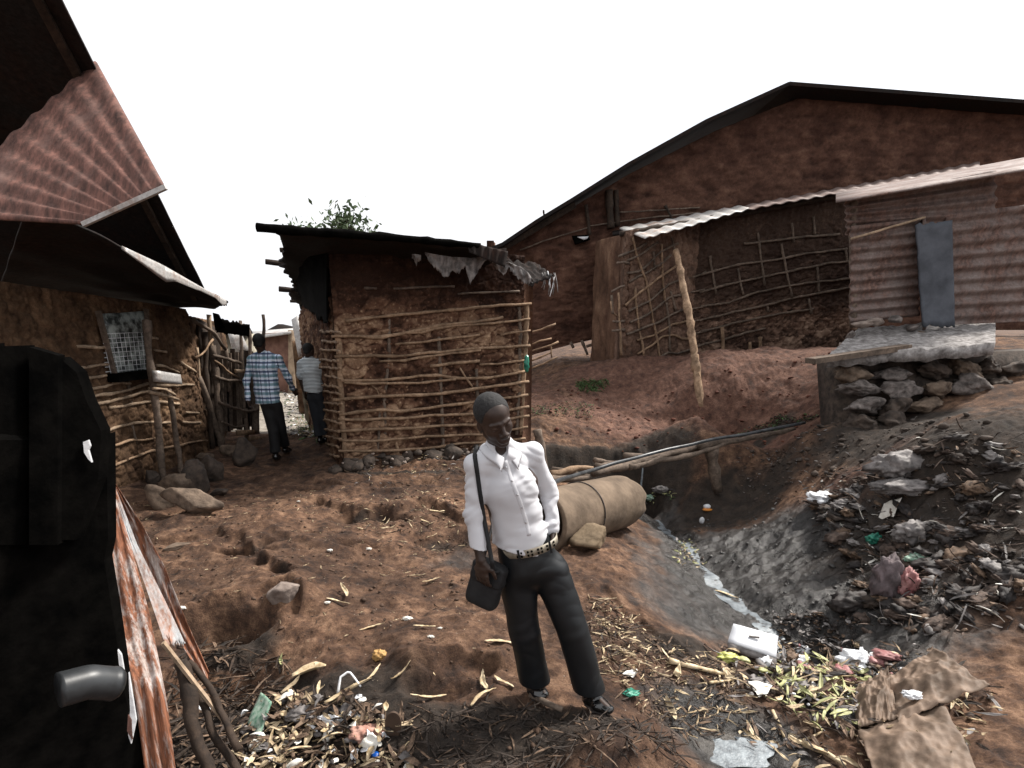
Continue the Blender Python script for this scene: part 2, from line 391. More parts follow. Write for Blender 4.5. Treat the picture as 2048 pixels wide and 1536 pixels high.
# undercut hollows of the eroded path: (pixel, z, rx, ry, depth)
LEDGE = [([(640,1010),(740,1040),(850,1010),(930,1040)],0,.10),([(300,1090),(420,1075),(500,1105),(560,1150)],0,.07),([(380,1240),(480,1225),(590,1195),(620,1240)],-.02,.12),([(620,960),(700,985),(800,975),(930,960)],0,.06),([(520,1080),(640,1110),(760,1100)],0,.05),([(800,1330),(870,1340),(950,1320),(1020,1340)],0,.07),([(1200,1230),(1320,1290),(1430,1340)],-.3,.05)]
HOLE = [((740,1035),0,.40,.13,.15),((490,1110),0,.26,.06,.12),((535,1100),0,.08,.06,.10),((527,1143),-.04,.06,.05,.13),((560,1172),-.05,.085,.06,.16),((460,1255),-.05,.30,.10,.20),((880,1075),-.02,.34,.2,.10),
        ((700,1095),0,.2,.06,.07),((640,985),0,.3,.07,.05),((870,1370),0,.17,.09,.09),((930,1340),0,.2,.08,.07),((1010,1180),-.05,.2,.1,.05),((430,1085),0,.08,.05,.05)]
RISE = [((470,1225),-.02,.30,.10,.07),((585,1215),0,.16,.09,.09),((870,1340),0,.3,.13,.06),((1240,1500),0,.30,.19,.10),((760,990),0,.6,.1,.05),((700,940),.02,.25,.1,.08),((900,940),.02,.6,.1,.07),((560,1050),0,.5,.2,.04),
        ((1330,1185),-.35,.55,.35,.05),((1560,750),.8,1.1,.5,.12),((1620,735),.9,.9,.5,.14)]
def terrain(x, y, detail=True):
    x = np.asarray(x, float); y = np.asarray(y, float)
    wx = x+.10*perlin(x*1.7, y*1.7, 3.3)+.05*perlin(x*5, y*5, 1.3); wy = y+.08*perlin(x*1.9, y*1.9, 8.3)+.035*perlin(x*5.5, y*5.5, 6.3)
    z = base_z(x, y)
    # the ditch behind the clay pipe, with a cut far lip
    dd = segd(wx, wy, [(0.75, 8.35), (1.3, 8.5), (2.0, 8.7)])
    z = z-.5*(1-sstep(.32, .6, dd))
    for (p, zz, rx, ry, d) in HOLE: z = z-1.35*d*blob(wx, wy, gp(*p, zz), rx, ry, 0, 4)
    for (p, zz, rx, ry, d) in RISE: z = z+1.25*d*blob(wx, wy, gp(*p, zz), rx, ry, 0, 3)
    for (L_, zz, h_) in LEDGE:      # small broken steps in the trodden earth, dropping towards the camera
        PL = np.array([gp(*p, zz) for p in L_]); yl = np.interp(wx, PL[:, 0], PL[:, 1]); dx_ = np.maximum(np.maximum(PL[0, 0]-wx, wx-PL[-1, 0]), 0)
        z = z+h_*sstep(-.05, .05, wy-yl+.05*perlin(x*9, y*2, 3.1))*np.exp(-np.maximum(wy-yl, 0)/.55)*np.exp(-(dx_/.12)**2)
    dc = segd(wx, wy, CHAN)
    z = z-.07*(1-sstep(.05, .26, dc))
    slope = blob(x, y, (2.9, 5.0), 1.6, 1.9, 0, 4)
    lf = .55+.45*sstep(0, .5, np.hypot(x-.45, y-2.6))
    if detail:
        fade = 1/(1+np.maximum(0, y-12)*.1)
        z = z+lf*fade*(.050*fbm(x*1.5, y*1.5, .3, 4)+.026*fbm(x*5, y*6, 2.3, 4)+.016*ridged(x*7+.6*perlin(x*3, y*3, 1.), y*9, 5.3, 3)+.0055*fbm(x*26, y*26, 5.3, 4))
        z = z+slope*.055*ridged(x*2.3+y*1.2, y*3.6-x*1.6, 1.1, 4)*sstep(.2, .5, dc)
        red = blob(x, y, (4.3, 10.6), 3.2, 1.8, 0, 4); z = z+red*.06*ridged(x*1.6+.5*y, y*1.3, 4.4, 5)
        mud = blob(x, y, (.0, 2.15), .9, .5, 0, 4); z = z+mud*.018*ridged(x*5, y*9, 7.1, 3)
    return z
def mask(x, y):
    n = .5*fbm(x*1.3, y*1.3, 9.1, 4)+.25*fbm(x*6, y*6, 4.1, 3)
    wet = blob(x, y, (2.8, 5.3), 1.35, 1.9, 0, 4); dc = segd(x, y, CHAN); wet = np.maximum(wet, 1-sstep(.15, .5, dc))
    wet = np.maximum(wet, blob(x, y, gp(1450, 1500, -.45), .55, .45, 0, 4)); wet = np.maximum(wet, blob(x, y, gp(930, 1120, -.05), .45, .35)*.55)
    wet = np.maximum(wet, blob(x, y, (1.75, 4.5), .75, 1.1, 0, 4)*.55)
    red = np.maximum(blob(x, y, (4.6, 11.), 3.8, 2.4, 0, 4), blob(x, y, (1.4, 11.5), 2.2, 1.8, 0, 4)*.6); red = np.maximum(red, blob(x, y, (4.0, 6.3), 1.1, .6)*.6)
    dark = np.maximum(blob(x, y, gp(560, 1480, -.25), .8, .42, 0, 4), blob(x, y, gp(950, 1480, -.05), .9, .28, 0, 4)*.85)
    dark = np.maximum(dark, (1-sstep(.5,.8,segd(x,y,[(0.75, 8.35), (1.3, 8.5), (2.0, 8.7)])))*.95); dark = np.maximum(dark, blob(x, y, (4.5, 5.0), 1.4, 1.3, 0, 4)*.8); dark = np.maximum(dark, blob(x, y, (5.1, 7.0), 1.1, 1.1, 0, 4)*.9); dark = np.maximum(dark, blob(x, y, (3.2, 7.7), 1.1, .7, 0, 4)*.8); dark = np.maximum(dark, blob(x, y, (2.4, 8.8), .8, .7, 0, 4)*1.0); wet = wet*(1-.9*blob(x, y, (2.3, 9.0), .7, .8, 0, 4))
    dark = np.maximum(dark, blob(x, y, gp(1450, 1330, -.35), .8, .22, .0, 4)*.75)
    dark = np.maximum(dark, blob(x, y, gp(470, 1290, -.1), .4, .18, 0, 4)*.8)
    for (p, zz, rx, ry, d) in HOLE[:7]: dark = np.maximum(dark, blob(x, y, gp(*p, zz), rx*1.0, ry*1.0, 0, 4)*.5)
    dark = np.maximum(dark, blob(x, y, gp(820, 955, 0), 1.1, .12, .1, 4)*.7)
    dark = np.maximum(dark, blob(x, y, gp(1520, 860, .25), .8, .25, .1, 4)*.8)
    pale = sstep(10.2, 11.2, y)*(1-sstep(-1.6, -.8, x))*.8; pale = np.maximum(pale, blob(x, y, gp(1430, 1510, -.45), .34, .2, .3, 4)*.45)
    q = lambda m, a=.45: np.clip(sstep(.22, .72, m+a*n*(m > .03)*(1)), 0, 1)
    return np.stack([q(wet), q(red), q(pale), q(dark)], -1)
def axis_lines(fine, lo, hi, step, far):
    a = list(np.arange(lo, hi, step)); s = step; v = hi
    while v < far: a.append(v); s *= 1.12; v += s
    s = step; v = lo-step; b = []
    while v > -far: b.append(v); s *= 1.12; v -= s
    return np.array(b[::-1]+a)
ys = [1.6]
while ys[-1] < 13: ys.append(ys[-1]+max(.009, .0032*ys[-1]))
s_ = .04; yy = ys[-1]
while yy < 90: s_ *= 1.12; yy += s_; ys.append(yy)
s_ = .02; yy = 1.6; yb = []
while yy > -60: s_ *= 1.25; yy -= s_; yb.append(yy)
ys = np.array(yb[::-1]+ys)
xs = axis_lines(0, -3.2, 5.2, .0135, 80)
GX, GY = np.meshgrid(xs, ys, indexing='ij')
GZ = terrain(GX, GY); GM = mask(GX, GY)
obj('ground', np.stack([GX, GY, GZ], -1).reshape(-1, 3), gridfaces(len(xs), len(ys)), EARTH, attrs={'mask': GM.reshape(-1, 4)}, loc=(0, 0, 0))['kind'] = 'structure'
def H(x, y):
    """height of the built ground"""
    x = np.asarray(x, float); y = np.asarray(y, float)
    i = np.clip(np.searchsorted(xs, x)-1, 0, len(xs)-2); j = np.clip(np.searchsorted(ys, y)-1, 0, len(ys)-2)
    a = (x-xs[i])/(xs[i+1]-xs[i]); b = (y-ys[j])/(ys[j+1]-ys[j])
    return GZ[i, j]*(1-a)*(1-b)+GZ[i+1, j]*a*(1-b)+GZ[i, j+1]*(1-a)*b+GZ[i+1, j+1]*a*b
_T = np.concatenate([np.linspace(1.5, 12, 1500), np.linspace(12, 40, 600)])
def G(u, v, dz=0.0):
    """where the sight line through a photo pixel meets the ground"""
    dx, dy, dz_ = ray(u, v); X, Y, Z = dx*_T, dy*_T, CAMZ+dz_*_T
    m = Z < H(X, Y); k = int(np.argmax(m)) if m.any() else len(_T)-1
    return np.array([X[k], Y[k], float(H(X[k], Y[k]))+dz])
# the trickle of grey water down the gully
cw = resample(np.array(CHAN[:6]), 60); wv = []; 
for i, p in enumerate(cw):
    d = cw[min(i+1, 59)]-cw[max(i-1, 0)]; nrm = np.array([-d[1], d[0]])/np.linalg.norm(d); wd = .06+.025*math.sin(i*.5)+.03*random.random()
    zz = [float(H(*(p+nrm*s*wd))) for s in (-1, 0, 1)]
    z0 = min(zz)+.012
    for s in (-1, -.5, 0, .5, 1): wv.append([*(p+nrm*s*wd*1.2), z0])
WATER = simple('grey_water', (.08, .09, .10), (.26, .29, .31), 14, .36, .6, .012, stretch=(1, 1, 1))
obj('stream', wv, gridfaces(60, 5), WATER)['kind'] = 'structure'
c0 = G(1450, 1515); a_ = np.linspace(0, 2*math.pi, 40, endpoint=False); rr_ = .24*(1+.35*perlin(np.cos(a_)*1.7, np.sin(a_)*1.7, 2.2))
pv = [[c0[0], c0[1], 0]]+[[c0[0]+1.3*r*math.cos(a), c0[1]+.55*r*math.sin(a), 0] for a, r in zip(a_, rr_)]
zz_ = float(np.median([H(p[0], p[1]) for p in pv]))+.004
for p in pv: p[2] = zz_
obj('puddle', pv, [(0, i+1, (i+1) % 40+1) for i in range(40)], WATER)['kind'] = 'structure'
# ------------------------------------------------------------- mud walls
def relief(kind, s, z, seed):
    """outward relief (m) and tone of a mud wall; s metres along, z up"""
    s = s+seed*13.7; w = .05*fbm(s*2.2, z*2.2, seed+.5, 3)
    if kind == 'block':
        w2 = .16*fbm(s*5, z*5, seed+9., 4); f1, f2, c = worley(s*3.7+w*7+w2, z*7.0+w*9+w2*1.6+.35*np.sin(s*2), seed)
        e = sstep(.0, .15+.5*np.abs(w2), f2-f1); g1, g2, c2 = worley(s*9+w*4, z*14, seed+3); e2 = sstep(0, .25, g2-g1)
        n = fbm(s*9, z*9, seed, 4); big = fbm(s*.9, z*1.3, seed+4., 3)
        pal = sstep(.30, .80, .55*c+.75*big+.25)
        h1, h2, c3 = worley(s*22, z*24, seed+5); peb = sstep(.34, .2, h1)*(c3 > .80)
        d = .020*e*(.4+c)+.013*e2+.030*n+.012*peb
        t = .21+.12*(c-.5)+.48*pal*(.4+.6*e)+.05*(e-.6)+.16*(c2-.5)*e2+.20*n+.45*peb
        t = t*np.interp(z+.12*n, [1.95, 2.6], [1, .12])   # shade of the roof overhang, painted into the tone of the wall top
    elif kind == 'lump':
        f1, f2, c = worley(s*6+.8*z+w*4, z*4-w*6+s, seed); g1, g2, c2 = worley(s*15, z*12, seed+1)
        n = ridged(s*5+z*2, z*5-s*2, seed+.0, 4); d = .026*sstep(0, .5, f2-f1)+.014*sstep(0, .4, g2-g1)+.02*n
        t = .28+.30*(c-.4)*sstep(0, .3, f2-f1)+.14*(c2-.5)+.10*n
    elif kind == 'layer':
        n = ridged(s*1.6, z*6.5+.4*s, seed+.0, 4); m = fbm(s*3, z*5, seed+2., 4); d = .02*n+.03*m; t = .30+.14*n+.2*m
        f1, f2, c = worley(s*2.6, z*7, seed); d = d+.012*sstep(0, .2, f2-f1); t = t+.12*(c-.5)
    else:
        m = fbm(s*2.4, z*1.6, seed+2., 5); d = .03*m; t = .4+.35*m
    return d, t
def wall(name, a, b, z0, z1, kind, mat, parent=None, seed=1, th=.16, step=.014, ret=False):
    """mud wall from plan point a to b, z0 and z1 functions (or numbers) of the 0..1 position; outward = left of b-a turned to camera"""
    a = np.array(a, float)[:2]; b = np.array(b, float)[:2]; L = np.linalg.norm(b-a); d = (b-a)/L
    n = np.array([d[1], -d[0]])
    if np.dot(n, -(a+b)/2) < 0: n = -n
    nu = max(3, int(L/step)); t = np.linspace(0, 1, nu)
    f0 = z0(t) if callable(z0) else np.full(nu, float(z0)); f1 = z1(t) if callable(z1) else np.full(nu, float(z1))
    nv = max(3, int((f1-f0).max()/step)); q = np.linspace(0, 1, nv)
    Z = f0[:, None]+(f1-f0)[:, None]*q[None]; S = np.repeat((t*L)[:, None], nv, 1)
    dd, tn = relief(kind, S, Z, seed)
    X = a[0]+d[0]*S+n[0]*dd; Y = a[1]+d[1]*S+n[1]*dd
    V = np.concatenate([np.stack([X, Y, Z], -1).reshape(-1, 3)])
    i = np.arange(nu); bk = a[None]+d[None]*(t*L)[:, None]-n[None]*th
    V2 = np.concatenate([np.c_[bk, f0], np.c_[bk, f1]])
    N = nu*nv; F = [tuple(r) for r in gridfaces(nu, nv)]
    for k in range(nu-1):
        F += [(k*nv, N+k, N+k+1, (k+1)*nv), (k*nv+nv-1, (k+1)*nv+nv-1, N+nu+k+1, N+nu+k), (N+k, N+nu+k, N+nu+k+1, N+k+1)]
    F += [tuple(range(nv))[::-1]+(N, N+nu)[::1], tuple((nu-1)*nv+j for j in range(nv))+(N+2*nu-1, N+nu-1)]
    o = obj(name, np.concatenate([V, V2]), F, mat, parent, True, attrs={'tone': np.r_[tn.ravel(), np.full(2*nu, .3)]})
    return o
def wplane(a, b, off=.03):
    a = np.array(a, float)[:2]; b = np.array(b, float)[:2]; d = (b-a)/np.linalg.norm(b-a); n = np.array([d[1], -d[0]])
    if np.dot(n, -(a+b)/2) < 0: n = -n
    return np.array([*(a+n*off), 0]), np.array([*n, 0])
def zoomer(sc, ox, oy): return lambda P: [(x/sc+ox, y/sc+oy) for x, y in P]
def lath(P, pl, r, mat, parent, name='lath', jit=.009, r1=None):
    V, F = stick([on_plane(u, v, *pl) for u, v in P], r, r1, jit=jit, seg=.08)
    return obj(name, V, F, mat, parent)
def lin(*p):
    xs_, ys_ = zip(*p); return lambda t: np.interp(t, xs_, ys_)

# ------------------------------------------------------------- the hut in the middle
FL = gp(690, 945, 0); FR = gp(1043, 908, .02)
zl = at_y(655, 478, FL[1])[2]; zr = at_y(1043, 512, FR[1])[2]
BLk = np.array([at_y(606, 700, 11.6)[0], 11.6]); BRk = FR+(BLk-FL)
hut = thing('mud_hut', 'square mud and stick hut with a sooty flat roof in the middle of the yard', 'hut', (*((FL+FR)/2), 0))
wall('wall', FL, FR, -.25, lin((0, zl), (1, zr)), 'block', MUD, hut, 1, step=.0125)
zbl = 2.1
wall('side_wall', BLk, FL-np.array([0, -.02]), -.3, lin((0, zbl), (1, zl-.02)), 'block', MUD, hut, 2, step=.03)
wall('back_wall', BRk, BLk, -.3, lin((0, zbl), (1, zbl)), 'lump', MUD, hut, 3, step=.12)
wall('side_wall', FR, BRk, -.3, lin((0, zr), (1, zbl)), 'lump', MUD, hut, 4, step=.12)
z5 = zoomer(4.042, 620, 600); z4 = zoomer(3.151, 500, 400)
HP = wplane(FL, FR, .05)
for P, r in [
 ([(290,170),(560,135),(960,95),(1250,70),(1520,45),(1790,30)], .020),
 ([(175,300),(240,290),(400,290),(560,310),(700,280),(920,240),(1060,205),(1300,185),(1560,140)], .021),
 ([(560,300),(760,262),(900,262),(1140,210),(1330,200),(1560,180),(1780,155)], .016),
 ([(690,360),(860,345),(1050,320),(1370,280)], .017), ([(1540,285),(1640,262),(1780,245)], .015),
 ([(200,460),(450,455),(700,455),(950,430),(1370,390),(1780,372)], .019),
 ([(560,495),(760,490),(950,455),(1380,405)], .017), ([(970,535),(1180,510),(1370,495)], .022),
 ([(1370,525),(1500,520),(1740,485)], .016),
 ([(240,655),(640,645),(880,615),(1050,610),(1180,635),(1420,630),(1740,580)], .020),
 ([(270,665),(420,680),(640,675),(900,670),(1180,640)], .016),
 ([(190,810),(450,785),(640,775),(950,765),(1250,735),(1500,695),(1770,660)], .021),
 ([(240,930),(560,885),(700,900),(900,880),(1330,825),(1640,785),(1760,765)], .021),
 ([(230,965),(400,970),(560,960),(800,955),(970,930),(1330,925),(1770,865)], .020),
 ([(220,1060),(560,1045),(880,1035),(1080,1015),(1340,1010),(1770,935)], .021),
 ([(230,1135),(520,1140),(880,1110),(1180,1090),(1400,1090),(1760,1025)], .017),
 ([(230,1220),(560,1220),(900,1205),(1180,1165),(1400,1150),(1740,1120)], .018),
 ([(1210,545),(1250,620),(1310,700)], .014), ([(500,690),(540,720),(560,770)], .008)]:
    lath(z5(P), HP, r, WOOD, hut)
for P in ([(905,560),(1100,550),(1290,545)], [(1310,590),(1500,583),(1700,575)], [(720,552),(800,556)]): lath(z4(P), HP, .014, WOODM, hut)
HP2 = wplane(FL, FR, .015)
for P, r, mt in [([(235,330),(250,700),(262,1000),(285,1240)], .036, WOOD), ([(1752,30),(1742,400),(1720,700),(1705,1090)], .034, WOOD), ([(1690,60),(1700,500),(1672,1090)], .028, WOODM),
 ([(1040,300),(1055,560),(1062,900),(1085,1310)], .026, WOODM), ([(632,150),(640,500),(600,800),(612,1210)], .022, WOODM), ([(1340,560),(1365,900)], .024, WOODM), ([(700,1130),(722,1290)], .024, WOOD), ([(560,900),(545,1250)], .016, WOODM)]:
    V, F = stick([on_plane(u, v, *HP2) for u, v in z5(P)], r, jit=.012); obj('post', V, F, mt, hut)
SP = wplane(BLk, FL, .05)
for k in range(15):      # the stick ends on the left side wall, as they come round the corner
    v0 = 668+k*17.5+random.uniform(-4, 4); r = .017
    a = on_plane(682-6*random.random(), v0, *SP); b = on_plane(650-22*random.random(), v0-2+(v0-652)*-.03, *SP)
    V, F = stick([a, b], r, jit=.02, seg=.1); obj('lath', V, F, WOOD, hut)
# roof: sooty sheets on poles, high in front, low behind
RFL = at_y(548, 462, FL[1]-.85); RFM = at_y(935, 487, FR[1]-1.2); RFR = at_y(1013, 503, FR[1]-1.1)
bk = np.array([BLk[0]-FL[0]-.05, BLk[1]-FL[1]+.5])
RBL = at_y(596, 618, 11.9)
def sag(G_, amp, seed, ax=0):
    nu, nv = G_.shape[:2]; i, j = np.meshgrid(np.linspace(0, 6, nu), np.linspace(0, 6, nv), indexing='ij')
    G_ = G_.copy(); G_[..., 2] += amp*perlin(i, j, seed); return G_
Gr = bilin(RFL, RFR, [RFR[0]+(RBL[0]-RFL[0]), 12.4, RBL[2]+.05], RBL, 60, 50)
Gr = sag(Gr, .05, 1.3)
e_ = .10*(rng.random(50)-.4)+.05*np.sin(np.linspace(0, 15, 50)); Gr[0, :, 0] += e_
V, F = slab(Gr, -.03, (0, 0, 1)); obj('roof', V, F, TIND, hut)
obj('ridge_pole', *stick([at_y(514, 455, FL[1]-.87), at_y(600, 462, FL[1]-.85), at_y(800, 476, FL[1]-.5), at_y(960, 492, FR[1]-1.2)], .05, .035, jit=.008), BLACK, hut)
for (u0, v0, y0, u1, v1, y1, r) in [(531,523,9.0,700,545,9.6,.04),(558,578,10.1,720,592,10.4,.035),(580,603,11.2,700,600,11.4,.03),(560,500,8.3,690,500,8.4,.03)]:
    obj('roof_pole', *stick([at_y(u0, v0, y0), at_y(u1, v1, y1)], r, jit=.005), WOODD, hut)
# black board under the left overhang
q0, q1, q2, q3 = at_y(556, 470, FL[1]-.2), on_plane(657, 482, *SP), on_plane(657, 645, *SP), on_plane(603, 598, *SP)
Gd = bilin(at_y(562, 468, FL[1]-.1), at_y(654, 470, FL[1]-.06), at_y(656, 645, FL[1]-.06), at_y(604, 612, 11.0), 24, 30)
Gd = sag(Gd, .04, 2.2); Gd[:, -1, 2] += .10*(rng.random(24)-.5); Gd[0, :, 0] += .08*(rng.random(30)-.5)
V, F = slab(Gd, .015); obj('hanging_sheet', V, F, BLACK, hut)
# loose tin at the right end of the roof, ragged cloth below it
G2 = bilin(at_y(934, 484, FR[1]-1.25), at_y(1016, 503, FR[1]-1.15), at_y(1010, 535, FR[1]-1.2), at_y(938, 505, FR[1]-1.28), 26, 8); G2[..., 1] += .015*np.sin(np.arange(26)*1.3)[:, None]
V, F = slab(G2, .008); obj('roof_sheet', V, F, TIND, hut)
G3 = bilin(at_y(1005, 520, FR[1]-.6), at_y(1075, 530, FR[1]-.35), at_y(1108, 552, FR[1]-.5), at_y(1060, 572, FR[1]-.7), 24, 16); G3 = sag(G3, .06, 5.1)
V, F = slab(G3, .01); obj('roof_sheet', V, F, TIND, hut)
def rag(prof, Y, mat, name='rag', parent=hut, n2=14, ruck=.05):
    """hanging cloth: list of (u, v top, v bottom)"""
    us = [p[0] for p in prof]; n = 5*len(prof); uu = np.linspace(us[0], us[-1], n)
    vt = np.interp(uu, us, [p[1] for p in prof]); vb = np.interp(uu, us, [p[2] for p in prof])+rng.normal(0, 2.0, n)
    Gq = np.zeros((n, n2, 3))
    for i in range(n):
        for j in range(n2):
            f = j/(n2-1); yo = Y(uu[i]) if callable(Y) else Y
            Gq[i, j] = at_y(uu[i], vt[i]*(1-f)+vb[i]*f, yo+ruck*float(perlin(uu[i]*.12, f*1.5, 3.3))+.03*f)
    V, F = slab(Gq, .012, (0, 1, 0)); return obj(name, V, F, mat, parent)
Yr = lambda u: float(np.interp(u, [820, 1100], [FR[1]-1.3, FR[1]-.6]))
rag([(824,508,512),(832,508,528),(842,510,522)], Yr, GREYP)
rag([(850,505,508),(862,507,530),(880,510,545),(893,512,558),(903,514,540),(915,514,548),(930,515,535),(940,516,566),(950,515,555),(963,514,530),(975,512,515)], Yr, GREYP)
rag([(980,518,522),(996,520,540),(1008,524,553),(1018,524,535),(1030,530,552),(1042,534,560),(1056,545,570),(1066,560,566)], Yr, GREYP)
for k in range(26):
    u = random.uniform(1083, 1110); v = random.uniform(540, 556); a = at_y(u, v, Yr(u)+.1); b = a+np.array([random.uniform(-.06, .05), random.uniform(-.05, .05), -random.uniform(.08, .26)])
    obj('rag_strip', *tube(resample([a, (a+b)/2+rng.normal(0, .015, 3), b], 5), .006, 5), random.choice([WHITEP, GREYP, GREYP]), hut) if k < 14 else None
# a green bottle-like bag tied to the corner post
bgp = at_y(1053, 728, FR[1]-.12)
def crumple(c, s, n=3, amp=.3, seed=0, rot=None, freq=2.5, flatten=None):
    bm = bmesh.new(); bmesh.ops.create_icosphere(bm, subdivisions=n, radius=1.0); bm.verts.ensure_lookup_table()
    V = np.array([v.co for v in bm.verts]); F = [tuple(v.index for v in f.verts) for f in bm.faces]; bm.free()
    d = 1+amp*(fbm(V[:, 0]*freq+seed, V[:, 1]*freq, V[:, 2]*freq, 3))+amp*.5*ridged(V[:, 0]*freq*1.3+seed, V[:, 1]*freq*1.3, V[:, 2]*freq*1.3, 2)
    V = V*d[:, None]*np.array(s)
    if rot is not None: V = V@np.array(rot).T
    return V+np.array(c), F
tag(obj('plastic_bag', *crumple(bgp, (.035, .03, .12), 3, .35, 4), GREENP), 'green plastic bag tied to the corner post of the middle hut', 'bag')
# rubble along the foot of the hut
def rock(c, s, seed=0, n=3, rot=None, fac=.28, amp=.10):
    bm = bmesh.new(); bmesh.ops.create_icosphere(bm, subdivisions=n, radius=1.0)
    V = np.array([v.co for v in bm.verts]); F = [tuple(v.index for v in f.verts) for f in bm.faces]; bm.free()
    r2 = np.random.default_rng(seed+5)
    N = r2.normal(size=(15, 3)); N /= np.linalg.norm(N, axis=1)[:, None]; D = r2.uniform(.48, .9, 15)
    dots = V@N.T; sc = np.min(np.where(dots > .05, D/np.maximum(dots, .05), 9), axis=1); sc = np.minimum(sc, 1.15)
    V = V*sc[:, None]*(1+amp*fbm(V[:, 0]*2+seed, V[:, 1]*2, V[:, 2]*2, 4))[:, None]*np.array(s)
    if rot is None: rot = rotm((0, 0, 1), r2.uniform(0, 6))@rotm((1, 0, 0), r2.uniform(-.3, .3))
    return V@np.array(rot).T+np.array(c), F
mb = MB()
for k in range(70):
    t = random.uniform(-.03, 1.0); p = FL+(FR-FL)*t-np.array([0, random.uniform(0, .3)]); s = random.choice([.03, .04, .05, .08, .12, .14]); 
    mb.add(*rock((*p, H(*p)+s*.35+random.uniform(0, .12)*(s < .1)), (s*1.3, s, s*.8), k, 2))
mb.build('rubble', ROCKD); bpy.data.objects['rubble']['kind'] = 'stuff'
mb = MB()
for k in range(46):
    t = random.uniform(.02, .95); p = FL+(FR-FL)*t-np.array([0, random.uniform(0.02, .35)]); s = random.choice([.015, .02, .03, .05])
    mb.add(*rock((*p, H(*p)+s*.4+random.uniform(0, .16)*(s < .04)), (s*1.4, s, s), k+90, 1))
o = mb.build('pale_rubble', ROCKP); o['kind'] = 'stuff'

# ------------------------------------------------------------- the house at the left
L0 = gp(120, 1030, .02); L1 = gp(412, 905, .03); L00 = L0+(L0-L1)*1.6
lh = thing('mud_house', 'brown mud house at the left with a barred window under a low black tin roof', 'house', (*L0, 0))
ztl = lambda t: np.interp(t, [0, 1], [at_y(100, 600, L0[1])[2], at_y(412, 625, L1[1])[2]])
wall('wall', L00, L1, -.25, lin((0, 2.5), (.6, 2.35), (1, at_y(412, 618, L1[1])[2])), 'lump', MUD_L, lh, 5, step=.015)
wall('side_wall', L1, L1+np.array([-.9, 3.0]), -.25, lin((0, 2.1), (1, 2.0)), 'lump', MUD_L, lh, 6, step=.03)
z2 = zoomer(3.84, 150, 600); LP = wplane(L0, L1, .045)
for P in ([(15,360),(230,365)], [(15,520),(140,510),(270,490)], [(45,605),(200,590),(310,570)], [(100,690),(240,665),(320,635),(420,640)],
 [(130,740),(340,705),(470,670),(560,640)], [(165,805),(350,760),(480,720),(570,700)], [(270,830),(450,800),(560,780),(800,795)],
 [(185,1020),(350,965),(480,940),(590,940),(730,945)], [(830,935),(970,945)], [(250,1140),(330,1110),(430,1070),(490,1080),(620,1065)],
 [(260,1290),(400,1230),(560,1170),(720,1130),(880,1095),(1010,1080)], [(620,500),(700,515),(800,560)], [(610,380),(700,400)], [(590,290),(640,300)],
 [(600,650),(780,660),(910,650)], [(560,680),(700,680),(760,720)], [(820,480),(930,560)], [(850,860),(950,870)]):
    lath(z2(P), LP, .017, WOODP if P[0][1] < 1100 else WOOD, lh, jit=.012)
for P in ([(410,620),(455,900)], [(440,960),(470,1100)], [(260,1050),(290,1250)], [(225,380),(262,470)]): lath(z2(P), wplane(L0, L1, .02), .016, WOODM, lh)
LP3 = wplane(L0, L1, .28)
def ground_post(name, top, bot, Y, r, mat, parent, r1=None):
    b = G(*bot); a = at_y(*top, Y); V, F = stick([a, (a+b)/2, b-np.array([0, 0, .1])], r, r1, jit=.015); return obj(name, V, F, mat, parent)
b1 = G(325, 955); a1 = on_plane(297, 700, *wplane(L0, L1, .35)); obj('veranda_post', *stick([on_plane(292, 640, *wplane(L0, L1, .33)), a1, (a1+b1)/2+[.015, 0, 0], b1-[0, 0, .08]], .042, .046, jit=.012), WOODM, lh)
b2 = G(362, 944); a2 = on_plane(338, 778, *wplane(L0, L1, .3)); obj('veranda_post', *stick([a2, (a2+b2)/2, b2-[0, 0, .08]], .03, .034, jit=.012), WOODM, lh)
# shelf board between the two posts
LB = wplane(L0, L1, .42)
c_ = [on_plane(u, v, *LB) for u, v in ((304,741),(352,749),(356,769),(306,763))]
V, F = slab(bilin(c_[0], c_[1], c_[2], c_[3], 6, 4), .06); obj('shelf', V, F, TIN, lh)
lath([(306,776),(330,779),(350,790)], LB, .016, WOODP, lh, 'shelf_stick'); lath([(300,786),(330,790),(356,800)], wplane(L0, L1, .36), .02, WOODP, lh, 'shelf_stick')
# window
WPn = wplane(L0, L1, .03); cs = [on_plane(u, v, *WPn) for u, v in ((198,628),(292,622),(300,742),(228,752))]
WGL = simple('dusty_pane', (.03, .035, .034), (.36, .4, .38), 9, .3, .3, .004, mid=(.42, .62))
V, F = slab(bilin(cs[0], cs[1], cs[2], cs[3], 6, 6), .03); win = obj('window', V, F, WGL, lh)
WPf = wplane(L0, L1, .075)
for P in ([(196,622),(232,760)], [(292,618),(301,750)]):
    a, b = on_plane(*P[0], *WPf), on_plane(*P[1], *WPf); obj('frame', *beam(a, b, .045, .05, (0, 1, 0)), WOODM, win, False)
obj('sill', *beam(on_plane(226, 756, *wplane(L0, L1, .12)), on_plane(303, 747, *wplane(L0, L1, .12)), .14, .10), BLACK, win, False)
mb = MB(); wr = wplane(L0, L1, .06)
for k in range(9):
    f = k/8; mb.add(*tube([on_plane(205+f*6+10*0, 668+f*76, *wr), on_plane(294+f*4, 664+f*72, *wr)], .0035, 4))
for k in range(11):
    f = k/10; mb.add(*tube([on_plane(204+f*88, 668-f*3, *wr), on_plane(222+f*76, 748-f*7, *wr)], .0035, 4))
mb.build('wire_grille', WHITEP, win)
